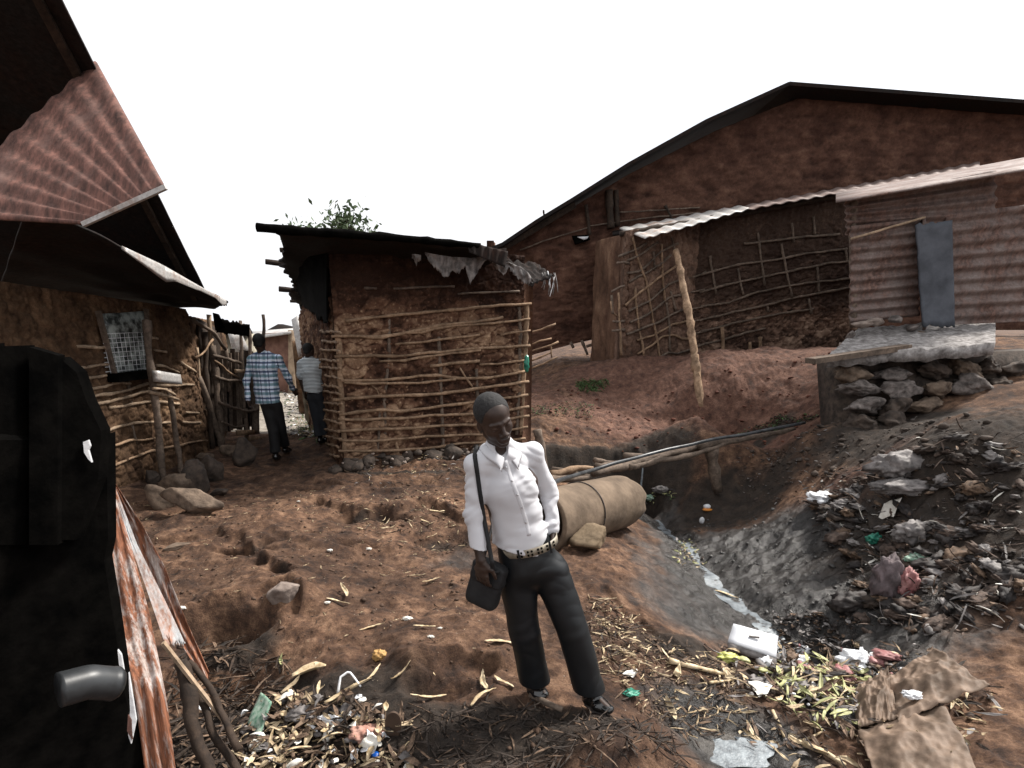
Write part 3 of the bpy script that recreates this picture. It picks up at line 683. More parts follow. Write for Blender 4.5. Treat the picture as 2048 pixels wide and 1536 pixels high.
# roofs over it
A_ = at_y(457, 606, L1[1]-.6); B_ = at_y(60, 402, 4.6); D_ = at_y(428, 618, L1[1]+.7); C_ = at_y(-10, 600, 7.0)
Gl = bilin(A_, B_, C_, D_, 70, 30); ii = np.arange(70)[:, None]
Gl = sag(Gl, .03, 8.1); V, F = slab(Gl, -.018, (0, 0, 1)); obj('roof', V, F, TIND, lh)
# bright folded edge of that roof
e0, e1 = at_y(456, 604, L1[1]-.61), at_y(248, 497, 5.62)
ee = resample([e0, at_y(400, 575, 6.9), at_y(330, 535, 6.1), e1], 30); drop = np.interp(np.linspace(0, 1, 30), [0, .08, .2, .45, .7, .8, .9, 1], [.07, .10, .045, .05, .09, .16, .09, .03])
Ge = np.zeros((30, 4, 3)); 
for i in range(30):
    for j in range(4): Ge[i, j] = ee[i]+np.array([.0, -.02-.02*j/3, -drop[i]*j/3+.02])
V, F = slab(Ge, .006, (0, 1, 0)); obj('roof_edge', V, F, TIN, lh)
up = thing('upper_roof', 'big black lean-to roof rising behind the low roof edge at the far left', 'roof', at_y(100, 560, 7.6))
U1 = at_y(414, 590, 8.0); U2 = at_y(112, -20, 4.6); U3 = at_y(-460, -60, 4.6); U4 = at_y(-160, 600, 8.0)
Gu = sag(bilin(U1, U2, U3, U4, 40, 30), .02, 3.3); V, F = slab(Gu, -.03, (0, 0, 1)); obj('roof_sheet', V, F, TIND, up)
obj('rafter', *beam(at_y(390, 596, 8.0), at_y(70, -20, 4.62), .06, .1), WOODD, up, False)
obj('rafter', *beam(at_y(130, 606, 8.0), at_y(-200, -30, 4.62), .06, .1), WOODD, up, False)
rr = thing('rusty_roof', 'red-brown rusted sheet roof with a bright edge, at the upper left', 'roof', at_y(150, 440, 4.0))
r0, r1, r2, r3 = at_y(168, 448, 4.3), at_y(330, 375, 4.3), at_y(150, 250, 5.6), at_y(-200, 300, 5.6)
Gq = bilin(r0, r1, at_y(190, 120, 5.2), at_y(-160, 430, 4.4), 50, 40); Gq[..., 2] += .012*np.sin(np.arange(50)*1.1)[:, None]
V, F = slab(Gq, .02); obj('roof_sheet', V, F, RUSTR, rr)
obj('roof_edge', *beam(at_y(166, 449, 4.28), at_y(332, 374, 4.28), .03, .03), TIN, rr, False)

# ------------------------------------------------------------- fence and gate at the end of the yard
fe = thing('stick_fence', 'ramshackle fence of crooked poles and rails between the left house and the path', 'fence', G(440, 890))
F0 = np.array(G(418, 900)[:2]); F1_ = np.array(G(522, 872)[:2]); FPn = wplane(F0, F1_, .05); FPb = wplane(F0, F1_, -.03)
for P, r, mt in [([(1020,110),(1040,240),(1062,420)], .035, WOODP), ([(1000,250),(1010,450),(1015,700),(1060,1140)], .04, WOODD), ([(1055,340),(1080,560),(1095,800),(1115,960),(1125,1130)], .05, WOODM),
 ([(930,360),(945,500),(955,640)], .018, WOODP), ([(950,600),(1020,800),(1110,1050),(1130,1120)], .05, WOODM), ([(1272,160),(1280,320),(1290,560),(1300,900)], .03, WOODM),
 ([(1300,190),(1335,240),(1345,400),(1350,600)], .03, WOODM), ([(1450,110),(1452,260),(1450,420),(1460,800)], .032, WOODD), ([(1380,800),(1390,1030)], .07, WOODM), ([(1310,840),(1320,1110)], .035, WOODM), ([(1160,370),(1170,450),(1180,700)], .03, WOODM)]:
    V, F = stick([on_plane(u, v, *FPn) for u, v in z2(P)], r, jit=.02); obj('post', V, F, mt, fe)
for P, r in [([(900,140),(1000,205),(1070,260),(1160,380)], .025), ([(1060,430),(1160,455),(1275,485)], .026), ([(1070,460),(1160,530),(1262,602)], .016), ([(1085,590),(1130,605),(1190,620),(1270,625)], .024),
 ([(1110,790),(1200,820),(1290,855),(1410,842)], .024), ([(1110,930),(1180,960),(1250,975),(1300,968)], .022), ([(930,440),(990,410),(1060,300)], .016)]:
    V, F = stick([on_plane(u, v, *wplane(F0, F1_, .11)) for u, v in z2(P)], r, jit=.02); obj('rail', V, F, WOODM if r > .02 else WOOD, fe)
for k in range(13):
    x = 1085+k*24+random.uniform(-5, 5); y0 = 430+random.uniform(-60, 60); y1 = 1010+random.uniform(-30, 40)-k*4
    a, b = [on_plane(u, v, *FPb) for u, v in z2([(x, y0), (x+14, y1)])]; obj('pale', *beam(a, b, random.uniform(.07, .12), .02, (0, 1, 0)), random.choice([WOODM, WOODD, TIND]), fe, False)
V, F = slab(bilin(*[on_plane(u, v, *wplane(F0, F1_, -.1)) for u, v in z2([(925,140),(1090,230),(1130,1130),(985,1100)])], 8, 12), .05); obj('door', V, F, WOODD, fe)
V, F = slab(bilin(*[on_plane(u, v, *wplane(F0, F1_, .1)) for u, v in z2([(1232,1000),(1362,995),(1366,1032),(1236,1040)])], 3, 3), .05); obj('plank', V, F, WOOD, fe, False)
V, F = slab(bilin(*[on_plane(u, v, *wplane(F0, F1_, .08)) for u, v in z2([(1320,1048),(1440,1045),(1440,1085),(1330,1092)])], 3, 3), .05); obj('plank', V, F, WOOD, fe, False)
V, F = slab(bilin(*[on_plane(u, v, *wplane(F0, F1_, .14)) for u, v in z2([(1222,530),(1300,535),(1300,562),(1228,560)])], 3, 3), .04); obj('plank', V, F, WOODP, fe, False)
# torn black sheets above the gate
G4 = bilin(at_y(425, 625, 8.2), at_y(437, 628, 8.3), at_y(448, 652, 8.4), at_y(430, 660, 8.4), 8, 8); V, F = slab(G4, .02); obj('roof_scrap', V, F, BLACK, fe)
G4 = bilin(at_y(436, 640, 9.4), at_y(500, 652, 9.6), at_y(498, 676, 9.6), at_y(432, 668, 9.4), 20, 8); G4[:, -1, 2] += .08*rng.random(20); G4[:, 0, 2] += .05*rng.random(20); V, F = slab(G4, .02); obj('roof_scrap', V, F, BLACK, fe)

# ------------------------------------------------------------- behind the yard
sh = thing('pale_shack', 'cream-walled shack behind the stick fence', 'shack', at_y(470, 800, 13.5))
V, F = slab(bilin(at_y(432, 668, 13.4), at_y(500, 668, 13.8), at_y(505, 860, 13.8), at_y(425, 860, 13.4), 5, 5), .8, (0, -1, 0)); obj('wall', V, F, simple('cream_wall', (.2, .18, .14), (.42, .38, .3), 4, .9), sh, False)
V, F = slab(bilin(at_y(455, 664, 12.6), at_y(480, 662, 12.8), at_y(498, 700, 12.9), at_y(468, 712, 12.7), 4, 4), .02); obj('door', V, F, TIN, sh, False)
V, F = slab(bilin(at_y(425, 664, 13.0), at_y(505, 664, 13.4), at_y(500, 655, 14.6), at_y(430, 655, 14.2), 5, 4), .04, (0, 0, 1)); obj('roof', V, F, TIND, sh, False)
fh = thing('distant_house', 'distant brick-red house with pale roof edge beyond the plaid-shirted man', 'house', at_y(560, 760, 19))
x0, x1_ = at_y(500, 700, 19), at_y(577, 700, 18.5)
BR = simple('brick_wall', (.12, .06, .045), (.22, .12, .09), 6, .9); BR2 = simple('tan_wall', (.22, .16, .11), (.4, .3, .21), 6, .9)
V, F = slab(bilin(at_y(498, 668, 19), at_y(576, 665, 18.5), at_y(576, 800, 18.5), at_y(498, 800, 19), 4, 4), .2, (0, -1, 0)); obj('wall', V, F, BR, fh, False)
V, F = slab(bilin(at_y(576.2, 660, 18.5), at_y(596, 668, 21), at_y(596, 800, 21), at_y(576.2, 800, 18.5), 4, 4), .2, (-1, 0, 0)); obj('wall', V, F, BR2, fh, False)
V, F = slab(bilin(at_y(494, 676, 18.3), at_y(580, 664, 17.9), at_y(590, 656, 21), at_y(505, 662, 22), 6, 4), .06, (0, 0, 1)); obj('roof', V, F, TIN, fh, False)
V, F = slab(bilin(at_y(530, 662, 22), at_y(598, 662, 22), at_y(592, 656, 22.3), at_y(556, 648, 22.3), 6, 4), .5, (0, -1, 0)); obj('roof_gable', V, F, TIND, fh, False)
tp = tag(obj('leaning_sheet', *slab(bilin(at_y(584, 640, 12.6), at_y(596, 632, 12.6), at_y(612, 712, 12.4), at_y(598, 715, 12.4), 4, 5), .03), TIN), 'pale blue-grey metal panel leaning behind the hut', 'panel')
bw = thing('far_mud_house', 'brown mud house far behind the striped-shirted man', 'house', at_y(640, 800, 15))
wall('wall', at_y(596, 800, 14.2)[:2], at_y(760, 800, 15)[:2], -.6, 1.6, 'layer', MUD_L, bw, 11, step=.04)
# canvas heap beside the hut, behind the striped shirt
ch = tag(obj('covered_heap', *crumple(at_y(648, 790, 11.6), (.42, .3, .85), 4, .18, 7, freq=1.6), simple('earthy_canvas', (.07, .055, .035), (.2, .17, .11), 6, .9)), 'brownish canvas-covered heap against the side of the hut', 'heap')
# ------------------------------------------------------------- the tall house behind, upper right
def at2(u, v, Y): return at_y(u, v, Y)[:2]
z6 = zoomer(3.414, 1000, 400); z7 = zoomer(3.071, 1400, 400)
Y1 = 14.6
bh = thing('tall_mud_house', 'tall red-brown mud house with a sloping gable, behind the small huts on the right', 'house', (4.5, 15, 1.2))
us = np.array([985, 1005, 1072, 1140, 1250, 1400, 1560, 2150]); vt = np.array([508, 500, 455, 414, 345, 262, 190, 235]); vb = np.array([735, 735, 708, 690, 665, 660, 660, 660])
tt = (us-985)/(2150-985.); Zt = [at_y(u, v, Y1)[2] for u, v in zip(us, vt)]; Zb = [at_y(u, v, Y1)[2] for u, v in zip(us, vb)]
wall('wall', at2(985, 600, Y1), at2(2150, 600, Y1), lin(*zip(tt, Zb)), lin(*zip(tt, Zt)), 'layer', MUD_R, bh, 21, step=.028, th=.2)
wall('side_wall', at2(987, 600, Y1), at2(987, 600, Y1)+np.array([0, 4]), .3, Zt[0]+.3, 'layer', MUD_R, bh, 22, step=.1)
for a, b in zip(range(0, 7), range(1, 8)):
    p, q = at_y(us[a], vt[a], Y1-.25), at_y(us[b], vt[b], Y1-.25); p[2] += .02; q[2] += .02
    p[1] += 1.2; q[1] += 1.2; V, F = beam(p+[0, 0, .06], q+[0, 0, .06], 3.2, .07); obj('roof_sheet', V, F, TIND, bh, False)
obj('eave_beam', *beam(at_y(1000, 500, Y1-.3), at_y(1150, 409, Y1-.3), .1, .14), WOODD, bh, False)
b_ = on_plane; WP1 = wplane(at2(985, 600, Y1), at2(1900, 600, Y1), .1)
for P, r in [([(1218,380),(1222,457)], .09), ([(1232,380),(1236,452)], .05), ([(1172,410),(1180,470)], .04), ([(1087,420),(1089,440)], .02), ([(1330,410),(1345,440)], .03)]:
    obj('timber', *stick([b_(u, v, *WP1) for u, v in P], r), WOODD, bh)
for P in ([(1040,500),(1100,478),(1180,455)], [(1180,452),(1300,435),(1400,425)], [(1240,425),(1400,415)]): obj('lath', *stick([b_(u, v, *WP1) for u, v in P], .015), WOODM, bh)
V, F = slab(bilin(*[b_(u, v, *WP1) for u, v in ((1143,472),(1176,470),(1180,480),(1150,490))], 6, 6), .05); obj('roof_scrap', V, F, BLACK, bh)
V, F = slab(bilin(*[b_(u, v, *wplane(at2(985, 600, Y1), at2(1900, 600, Y1), .2)) for u, v in ((1154,474),(1177,473),(1174,478),(1167,480))], 3, 3), .02); obj('tin_scrap', V, F, WHITEP, bh)
for P in z6([(560,960),(600,1060)]), z6([(590,1000),(690,970)]), z6([(480,970),(500,1010)]): obj('stilt', *stick([at_y(u, v, Y1-.1) for u, v in P], .035), WOODM, bh)
for P in z6([(180,915),(290,880),(380,850)]), z6([(200,990),(270,960),(350,945)]), z6([(190,1045),(300,1010),(400,975)]), z6([(205,1105),(300,1060),(345,1040)]), z6([(200,1160),(300,1120),(395,1075)]), z6([(330,860),(380,840)]), z6([(345,990),(350,1080)]):
    obj('lath', *stick([at_y(u, v, FR[1]+.9) for u, v in P], .014, jit=.015), WOOD, hut)
BY = FR[1]+1.0
# ------------------------------------------------------------- stick-walled house at the right
A3, B3, C3, D3 = at2(1243, 600, 12.3), at2(1386, 600, 13.0), at2(1745, 600, 13.3), at2(1186, 600, 13.9)
MUD_H = m_mud('mud_wall_grey', (.055, .036, .028), (.19, .125, .095), (.36, .27, .21))
sw = thing('stick_house', 'mud house with bare lattice of sticks on its walls and a pale corrugated eave', 'house', (*A3, 1.2))
e3, e4, e5 = at_y(1243, 462, 12.3)[2], at_y(1386, 440, 13.0)[2], at_y(1745, 372, 13.3)[2]
wall('plaster_wall', D3, A3, .5, lin((0, at_y(1186, 482, 13.9)[2]), (1, e3-.05)), 'smooth', MUD_F, sw, 23, step=.022)
wall('wall', A3, B3, lin((0, at_y(1243, 712, 12.3)[2]-.1), (1, at_y(1386, 715, 13.)[2]-.1)), lin((0, e3), (1, e4)), 'lump', MUD_H, sw, 24, step=.018)
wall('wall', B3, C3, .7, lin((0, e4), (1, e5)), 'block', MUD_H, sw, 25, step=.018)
P3, P4 = wplane(A3, B3, .06), wplane(B3, C3, .06)
for P in ([(805,385),(905,350),(1000,300)], [(870,410),(960,375),(1030,320),(1080,290)], [(870,500),(955,490),(1000,450),(1100,350),(1215,295)], [(880,560),(1000,500),(1100,440),(1170,375)], [(860,720),(930,650),(1000,600),(1110,515),(1225,430)],
 [(880,760),(1020,690),(1080,640),(1150,580),(1240,540)], [(890,835),(1000,790),(1050,750),(1165,660),(1285,640)], [(860,920),(1000,865),(1080,840),(1160,790),(1285,730)], [(935,960),(1050,925),(1180,850),(1310,820)], [(940,1050),(1050,985),(1110,930),(1180,920),(1250,948),(1310,945)],
 [(945,1085),(1080,1080),(1150,1040),(1210,1050),(1320,1015)], [(800,425),(850,425),(885,437)], [(765,625),(810,600),(850,585)], [(760,690),(765,770),(800,795)], [(770,830),(850,830)], [(765,895),(850,885)], [(765,650),(768,780)], [(812,630),(815,800),(825,950),(830,1060)],
 [(905,255),(930,360),(955,440),(1000,560),(1040,800),(1070,950),(1095,1095)], [(920,600),(940,780),(955,900),(985,1070)], [(1165,625),(1185,690),(1200,760)], [(1140,700),(1155,850),(1160,1040)], [(1100,300),(1110,500),(1130,700)], [(1045,350),(1055,480)], [(1170,260),(1200,380)], [(1280,1100),(1330,1060),(1370,1010)]):
    lath(z6(P), P3, .023, WOODM if P[0][1] % 3 else WOOD, sw, jit=.014)
for P in ([(0,460),(200,405),(300,385),(450,370),(650,330),(900,300)], [(0,570),(120,530),(250,500),(500,450),(780,390),(940,375)], [(0,655),(180,630),(350,565),(580,520),(940,480)], [(0,740),(200,690),(400,650),(560,605),(930,535)], [(0,810),(200,760),(480,700),(700,670)],
 [(0,895),(140,860),(280,815),(400,790)], [(270,270),(400,255),(560,235),(860,210)], [(355,200),(375,380),(400,530)], [(500,270),(530,420),(545,500),(565,600)], [(235,420),(245,500),(265,580)], [(720,410),(735,580)], [(60,340),(80,460),(100,580)], [(410,640),(420,690)], [(665,610),(685,700)], [(700,100),(705,210)], [(895,290),(905,380)], [(560,140),(575,260)]):
    lath(z7(P), P4, .023, WOODM, sw, jit=.014)
for P in ([(135,780),(140,880),(150,990)], [(305,870),(310,950)], [(370,840),(372,910)]): lath(z7(P), wplane(B3, C3, .12), .04, WOOD, sw, 'stilt')
for P in (z6([(1230,545),(1340,520),(1410,490)]), z6([(1240,640),(1400,612)]), z6([(1300,745),(1410,725)]), z6([(1310,830),(1410,810)]), z6([(1330,915),(1410,890)]), z6([(1340,1005),(1420,975)])): lath(P, P4, .02, WOODM, sw)
# husk bundle stuffed behind the prop
# corrugated eave
Fp = [at_y(1290, 476, 11.7), at_y(1500, 416, 12.4), at_y(1960, 332, 12.9)]; Bp = [at_y(1239, 456, 13.3), at_y(1500, 407, 13.8), at_y(1960, 322, 14.4)]
f_ = resample(Fp, 260); b__ = resample(Bp, 260); Gc = np.zeros((260, 8, 3))
for i in range(260):
    for j in range(8):
        Gc[i, j] = f_[i]*(1-j/7)+b__[i]*j/7; Gc[i, j, 2] += .014*math.sin(i*.62)+.004*math.sin(i*.13)
V, F = slab(Gc[:86], .02, (0, 0, 1)); obj('eave_sheet', V, F, TIN, sw)
Gc[84:, :, 2] -= .012; V, F = slab(Gc[84:], .02, (0, 0, 1)); obj('eave_sheet', V, F, TINR, sw)
V, F = slab(bilin(at_y(1225, 470, 13.5)+[0, 0, .02], at_y(1960, 340, 14)+[0, 0, .02], at_y(1960, 322, 18), at_y(1225, 455, 16), 8, 6), .04, (0, 0, 1)); obj('roof', V, F, TIND, sw)
V, F = stick([at_y(1240, 468, 12.35), at_y(1500, 424, 12.9), at_y(1750, 380, 13.1)], .05); obj('wall_plate', V, F, WOODD, sw)
# prop pole
pb = G(1403, 800); pt_ = at_y(1352, 500, 12.0); V, F = stick([pt_, (pt_+pb)/2+[.04, 0, 0], pb-[0, 0, .15]], .058, .075, jit=.012)
tag(obj('prop_pole', V, F, WOOD), 'tall pale pole propped against the eave of the stick-walled house', 'pole')

# ------------------------------------------------------------- tin shed on the stone ledge, far right
ts = thing('tin_shed', 'shed of brown corrugated sheets standing on the stone ledge at the right', 'shed', at_y(1770, 650, 9.2))
def corr(c00, c10, c11, c01, nu, nv, waves, amp, along='v', th=.012, seed=0, nrm=(0, -1, 0)):
    Gq = bilin(c00, c10, c11, c01, nu, nv); nrm = np.array(nrm, float); i, j = np.meshgrid(np.linspace(0, 1, nu), np.linspace(0, 1, nv), indexing='ij')
    w = np.sin((j if along == 'v' else i)*waves*2*math.pi)
    Gq += nrm*(amp*w+.03*perlin(i*2.5+seed, j*2.5, seed))[..., None]
    return slab(Gq, th, nrm)
V, F = corr(at_y(1702, 452, 9.0), at_y(1842, 436, 9.0), at_y(1838, 632, 9.1), at_y(1700, 646, 9.1), 30, 130, 9.5, .028, th=.012); obj('wall_sheet', V, F, TINR, ts)
V, F = corr(at_y(1690, 398, 9.06), at_y(1990, 340, 9.0), at_y(1990, 470, 9.05), at_y(1694, 470, 9.1), 30, 90, 5, .028, th=.012, seed=4); obj('wall_sheet', V, F, TINR, ts)
V, F = corr(at_y(1890, 430, 9.05), at_y(2120, 400, 9.0), at_y(2120, 640, 9.05), at_y(1890, 650, 9.1), 20, 90, 9, .028, th=.012, seed=9); obj('wall_sheet', V, F, TINR, ts)
V, F = slab(sag(bilin(at_y(1832, 450, 8.8), at_y(1905, 440, 8.7), at_y(1910, 655, 8.7), at_y(1846, 650, 8.8), 20, 20), .06, 3), .03, (0, -1, 0)); obj('door_sheet', V, F, simple('blue_grey_sheet', (.035, .04, .05), (.09, .1, .12), 3, .7, .6, .01), ts)
V, F = stick([at_y(1702, 478, 8.92), at_y(1850, 434, 8.9)], .016, jit=.004); obj('wire', V, F, WOODP, ts)
V, F = slab(bilin(at_y(1672, 402, 8.7), at_y(2100, 330, 8.5), at_y(2100, 305, 11), at_y(1672, 385, 11.5), 8, 6), .025, (0, 0, 1)); obj('roof', V, F, TINR, ts)
V, F = stick([at_y(1705, 395, 9.1), at_y(1706, 655, 9.15)], .05); obj('post', V, F, WOODM, ts)
V, F = slab(bilin(at_y(1850, 436, 8.9), at_y(1850, 660, 8.9), at_y(1890, 640, 12.5), at_y(1890, 440, 12.5), 4, 4), .03); obj('side_sheet', V, F, TINR, ts)
def slabtop(): 
    Gq = bilin(at_y(1655, 716, 7.9), at_y(1990, 690, 7.6), at_y(1990, 640, 9.6), at_y(1716, 660, 9.5), 90, 60)
    i, j = np.meshgrid(np.linspace(0, 1, 90), np.linspace(0, 1, 60), indexing='ij'); Gq[..., 2] += .03*fbm(i*9, j*7, 1.1, 4)+.03
    return slab(Gq, .16, (0, 0, 1))
sl = thing('stone_ledge', 'rough stone retaining wall carrying an ash-grey slab with a plank sticking out', 'wall', at_y(1780, 800, 7.9))
V, F = slabtop(); obj('ash_slab', V, F, simple('ash_mortar', (.1, .09, .085), (.36, .34, .33), 11, .95, 1, .015), sl)
obj('plank', *beam(at_y(1620, 722, 7.7), at_y(1812, 694, 7.9), .2, .07), WOODM, sl, False)
k = 0
for row in range(5):
    u = 1672+row*7+random.uniform(-5, 5)
    while u < 2100:
        w = random.uniform(34, 88); v = 742+row*36+random.uniform(-8, 8)-(u-1700)*.02; Y = 8.0-row*.14
        c = at_y(u+w/2, v, Y); s = w/1130*Y/2*1.08
        k += 1; obj('boulder', *rock(c, (s*1.05, .2, random.uniform(.12, .17)), 200+k, 4, rotm((0, 1, 0), random.uniform(-.35, .35)), amp=.25), random.choice([GREYR, ROCKD, ROCKD, ROCKD, ROCK]), sl)
        u += w*1.02
V, F = slab(bilin(at_y(1670, 715, 8.25), at_y(2100, 700, 8.1), at_y(2100, 960, 7.7), at_y(1685, 930, 7.7), 6, 6), .5, (0, -1, 0)); obj('backing', V, F, ROCKD, sl)
for (u, v, w, m) in [(1722,650,.16,ROCKP),(1752,643,.22,ROCKP),(1792,640,.2,GREYR),(1826,655,.1,GREYR),(1840,668,.12,ROCK),(1700,672,.07,GREYR),(1690,690,.06,ROCKP)]:
    k += 1; obj('boulder', *rock(at_y(u, v, 8.9), (w, .12, .07), 400+k, 3), m, sl)
# back of the shed's plot
# ------------------------------------------------------------- trees
def tree(name, label, base, h, crown, n, seed, ls=.12):
    r2 = np.random.default_rng(seed); t = thing(name, label, 'tree', base); base = np.array(base, float)
    top = base+[0, 0, h]; tr = MB(); tr.add(*tube(resample([base, base+[.1, 0, h*.5], top], 8), np.linspace(.14, .04, 8), 8))
    cl = []
    for k in range(26):
        a = r2.uniform(0, 2*math.pi); e = r2.uniform(-.6, 1); rad = r2.uniform(.3, 1)
        c = top+np.array([math.cos(a)*crown[0]*rad, math.sin(a)*crown[0]*rad, e*crown[1]*rad*.8]); cl.append(c)
        tr.add(*tube(resample([base+[.05, 0, h*r2.uniform(.6, .98)], (top+c)/2+r2.normal(0, .1, 3), c], 6), np.linspace(.035, .008, 6), 5))
    tr.build('trunk', WOODD, t)
    c = np.array(cl)[r2.integers(0, len(cl), n)]+r2.normal(0, 1, (n, 3))*np.array([.26, .26, .2])
    d = r2.normal(size=(n, 3)); d /= np.linalg.norm(d, axis=1)[:, None]; e = np.cross(d, r2.normal(size=(n, 3))); e /= np.linalg.norm(e, axis=1)[:, None]
    s = r2.uniform(.6, 1.2, n)[:, None]*ls
    V = np.stack([c-d*s, c+e*s*.4, c+d*s, c-e*s*.4], 1).reshape(-1, 3); F = np.arange(4*n).reshape(-1, 4)
    obj('crown', V, F, LEAFT, t, False)
    return t
tb = at_y(708, 700, 19); tree('leafy_tree', 'sparse leafy tree rising behind the flat roof of the middle hut', (tb[0], 19, -.3), at_y(708, 440, 19)[2]+.1, (.6, .72), 430, 3, .11)
tb = at_y(630, 700, 22); tree('low_tree', 'low tree just showing over the left end of the hut roof', (tb[0], 22, -.3), at_y(630, 462, 22)[2]+.1, (.42, .3), 600, 5, .11)

# ------------------------------------------------------------- clay pipe, stones and bridge
pa, pc = at_y(1068, 1045, 5.15), at_y(1250, 1000, 6.4)
pa = at_y(1075, 1045, 5.1)
ax = pc-pa; L = np.linalg.norm(ax); d = ax/L; s_, t_ = frame(d); n1, n2 = 70, 56; rng2 = np.random.default_rng(4)
Ro, Ri = .31, .27; V = []; 
for lay, rad in ((0, Ro), (1, Ri)):
    for i in range(n1):
        f = i/(n1-1)
        for k in range(n2):
            a = 2*math.pi*k/n2; ca, sa = math.cos(a), math.sin(a)
            end = .05*float(perlin(ca*2+7, sa*2, 1.3)); ff = f*(1+.0)+(end*(f**6))-(.35*max(0, -.2+(-1)*(sa if False else 0)))*(0)
            rr = rad*(1+.06*math.exp(-((f-.0)/.12)**2)*1.0-.12*(max(0, (f-.86)/.14)**2)+.012*float(perlin(f*5, ca*2, sa*2+3)))
            V.append(pa+d*L*ff+rr*(ca*s_+sa*t_))
F = []
for i in range(n1-1):
    for k in range(n2):
        q = (k+1) % n2; F.append((i*n2+k, i*n2+q, (i+1)*n2+q, (i+1)*n2+k)); o_ = n1*n2; F.append((o_+i*n2+q, o_+i*n2+k, o_+(i+1)*n2+k, o_+(i+1)*n2+q))
for k in range(n2):
    q = (k+1) % n2; F.append((q, k, n1*n2+k, n1*n2+q)); a = (n1-1)*n2; F.append((a+k, a+q, n1*n2+a+q, n1*n2+a+k))
cpi = tag(obj('clay_pipe', V, F, CONC), 'broad tan clay drain pipe lying across the gully behind the boy', 'pipe')
wr_ = [pa+d*L*.42+(Ro+.008)*(math.cos(a)*s_+math.sin(a)*t_) for a in np.linspace(0, 2*math.pi, 40)]
tag(obj('wire_loop', *tube(wr_, .005, 5)), 'thin wire tied round the broad clay pipe', 'wire') if False else tag(obj('wire_loop', *tube(wr_, .006, 5), DARKP), 'thin wire tied round the broad clay pipe', 'wire')
p = at_y(1180, 1073, 5.0); gq = G(1180, 1095)
tag(obj('propping_stone', *rock(gq+[-.02, -.03, .10], (.27, .15, .13), 31, 4, rotm((0, 1, 0), -.08)@rotm((0, 0, 1), .1), amp=.06), m_wood('sandstone', (.10, .07, .042), (.23, .17, .11))), 'long rounded tan stone wedged under the clay pipe', 'stone')
# black hose over the ditch
hz = [at_y(1085, 972, 5.0), at_y(1190, 938, 6.6), at_y(1290, 910, 7.3), at_y(1400, 884, 7.8), at_y(1500, 866, 8.1), at_y(1610, 846, 8.4)]
tag(obj('black_hose', *tube(resample(hz, 40)+.01*np.stack([perlin(np.arange(40)*.3, 1.1, k*3.) for k in range(3)], 1), .024, 8), simple('black_rubber', (.02, .022, .025), (.07, .075, .08), 10, .35)), 'black hose running along the rough stick footbridge', 'hose')
br = thing('stick_footbridge', 'rough footbridge of branches laid over the ditch behind the pipe', 'bridge', G(1300, 905))
for P in ([(1185,948,6.9),(1280,925,7.5),(1400,893,8.0),(1560,866,8.4)], [(1200,935,7.2),(1300,912,7.7),(1420,886,8.1)], [(1188,920,7.4),(1230,930,7.5),(1300,915,7.8)], [(1100,950,7.0),(1150,935,7.2),(1200,940,7.3)], [(1190,932,7.2),(1260,928,7.4),(1340,905,7.8)], [(1250,912,7.8),(1330,915,7.9),(1420,893,8.1)], [(1105,938,7.3),(1180,952,7.1)], [(1260,934,7.3),(1390,908,7.7),(1460,885,8.1)], [(1080,960,6.7),(1180,955,6.9)], [(1400,892,7.9),(1480,880,8.2),(1590,858,8.5)]):
    V, F = stick([at_y(*q) for q in P], random.uniform(.03, .055), .025, jit=.02); obj('branch', V, F, random.choice([WOOD, WOODM, WOODM]), br)
V, F = stick([at_y(1422, 896, 8.0), at_y(1432, 960, 8.0), at_y(1436, 985, 8.0)], .085, .07); obj('trestle', V, F, WOODM, br)
pb = at_y(1075, 860, 8.0); V, F = stick([pb, at_y(1088, 930, 8.0), at_y(1092, 990, 8.0)], .055, .06); tag(obj('stake', V, F, WOODM), 'short square-cut stake behind the boy at the hut corner', 'stake')
# ------------------------------------------------------------- stones on the path
for i, (u, v, sx, sy, sz, m, lab) in enumerate([
 (318, 1008, .15, .12, .12, ROCK, 'upright angular stone at the left end of the stone cluster'),
 (385, 1022, .26, .15, .10, ROCK, 'largest flat brown stone in front of the stone cluster'),
 (355, 985, .17, .13, .09, ROCK, 'middle brown stone lying behind the big flat one'),
 (393, 975, .15, .13, .17, ROCKD, 'dark upright stone at the back of the cluster'),
 (425, 958, .12, .12, .16, ROCKD, 'blackish stone leaning beside the dark upright one'),
 (437, 985, .10, .07, .04, ROCKD, 'small dark stone at the right edge of the cluster'),
 (405, 918, .17, .10, .05, ROCK, 'flat brown slab close to the wall of the left house'),
 (485, 928, .15, .14, .17, ROCKD, 'large dark pointed stone by the stick fence'),
 (460, 905, .14, .10, .07, ROCK, 'low brown stone behind the dark pointed one'),
 (573, 1196, .10, .075, .06, ROCKP, 'pale flat-topped stone set in the path bank'),
 (345, 1095, .10, .07, .02, ROCK, 'nearly buried flat stone near the rusty sheets'),
 (303, 960, .12, .1, .06, ROCKD, 'dark stone at the foot of the left house wall')]):
    g = G(u, v+6); sx, sy, sz = 1.25*sx, 1.25*sy, 1.75*sz; tag(obj('stone', *rock(g+[0, sy*.4, sz*.5], (sx, sy, sz), 60+i, 4, rotm((0, 0, 1), random.uniform(-.5, .5))@rotm((0, 1, 0), random.uniform(-.25, .25)), amp=.08), m), lab, 'stone', 'stones on the path')
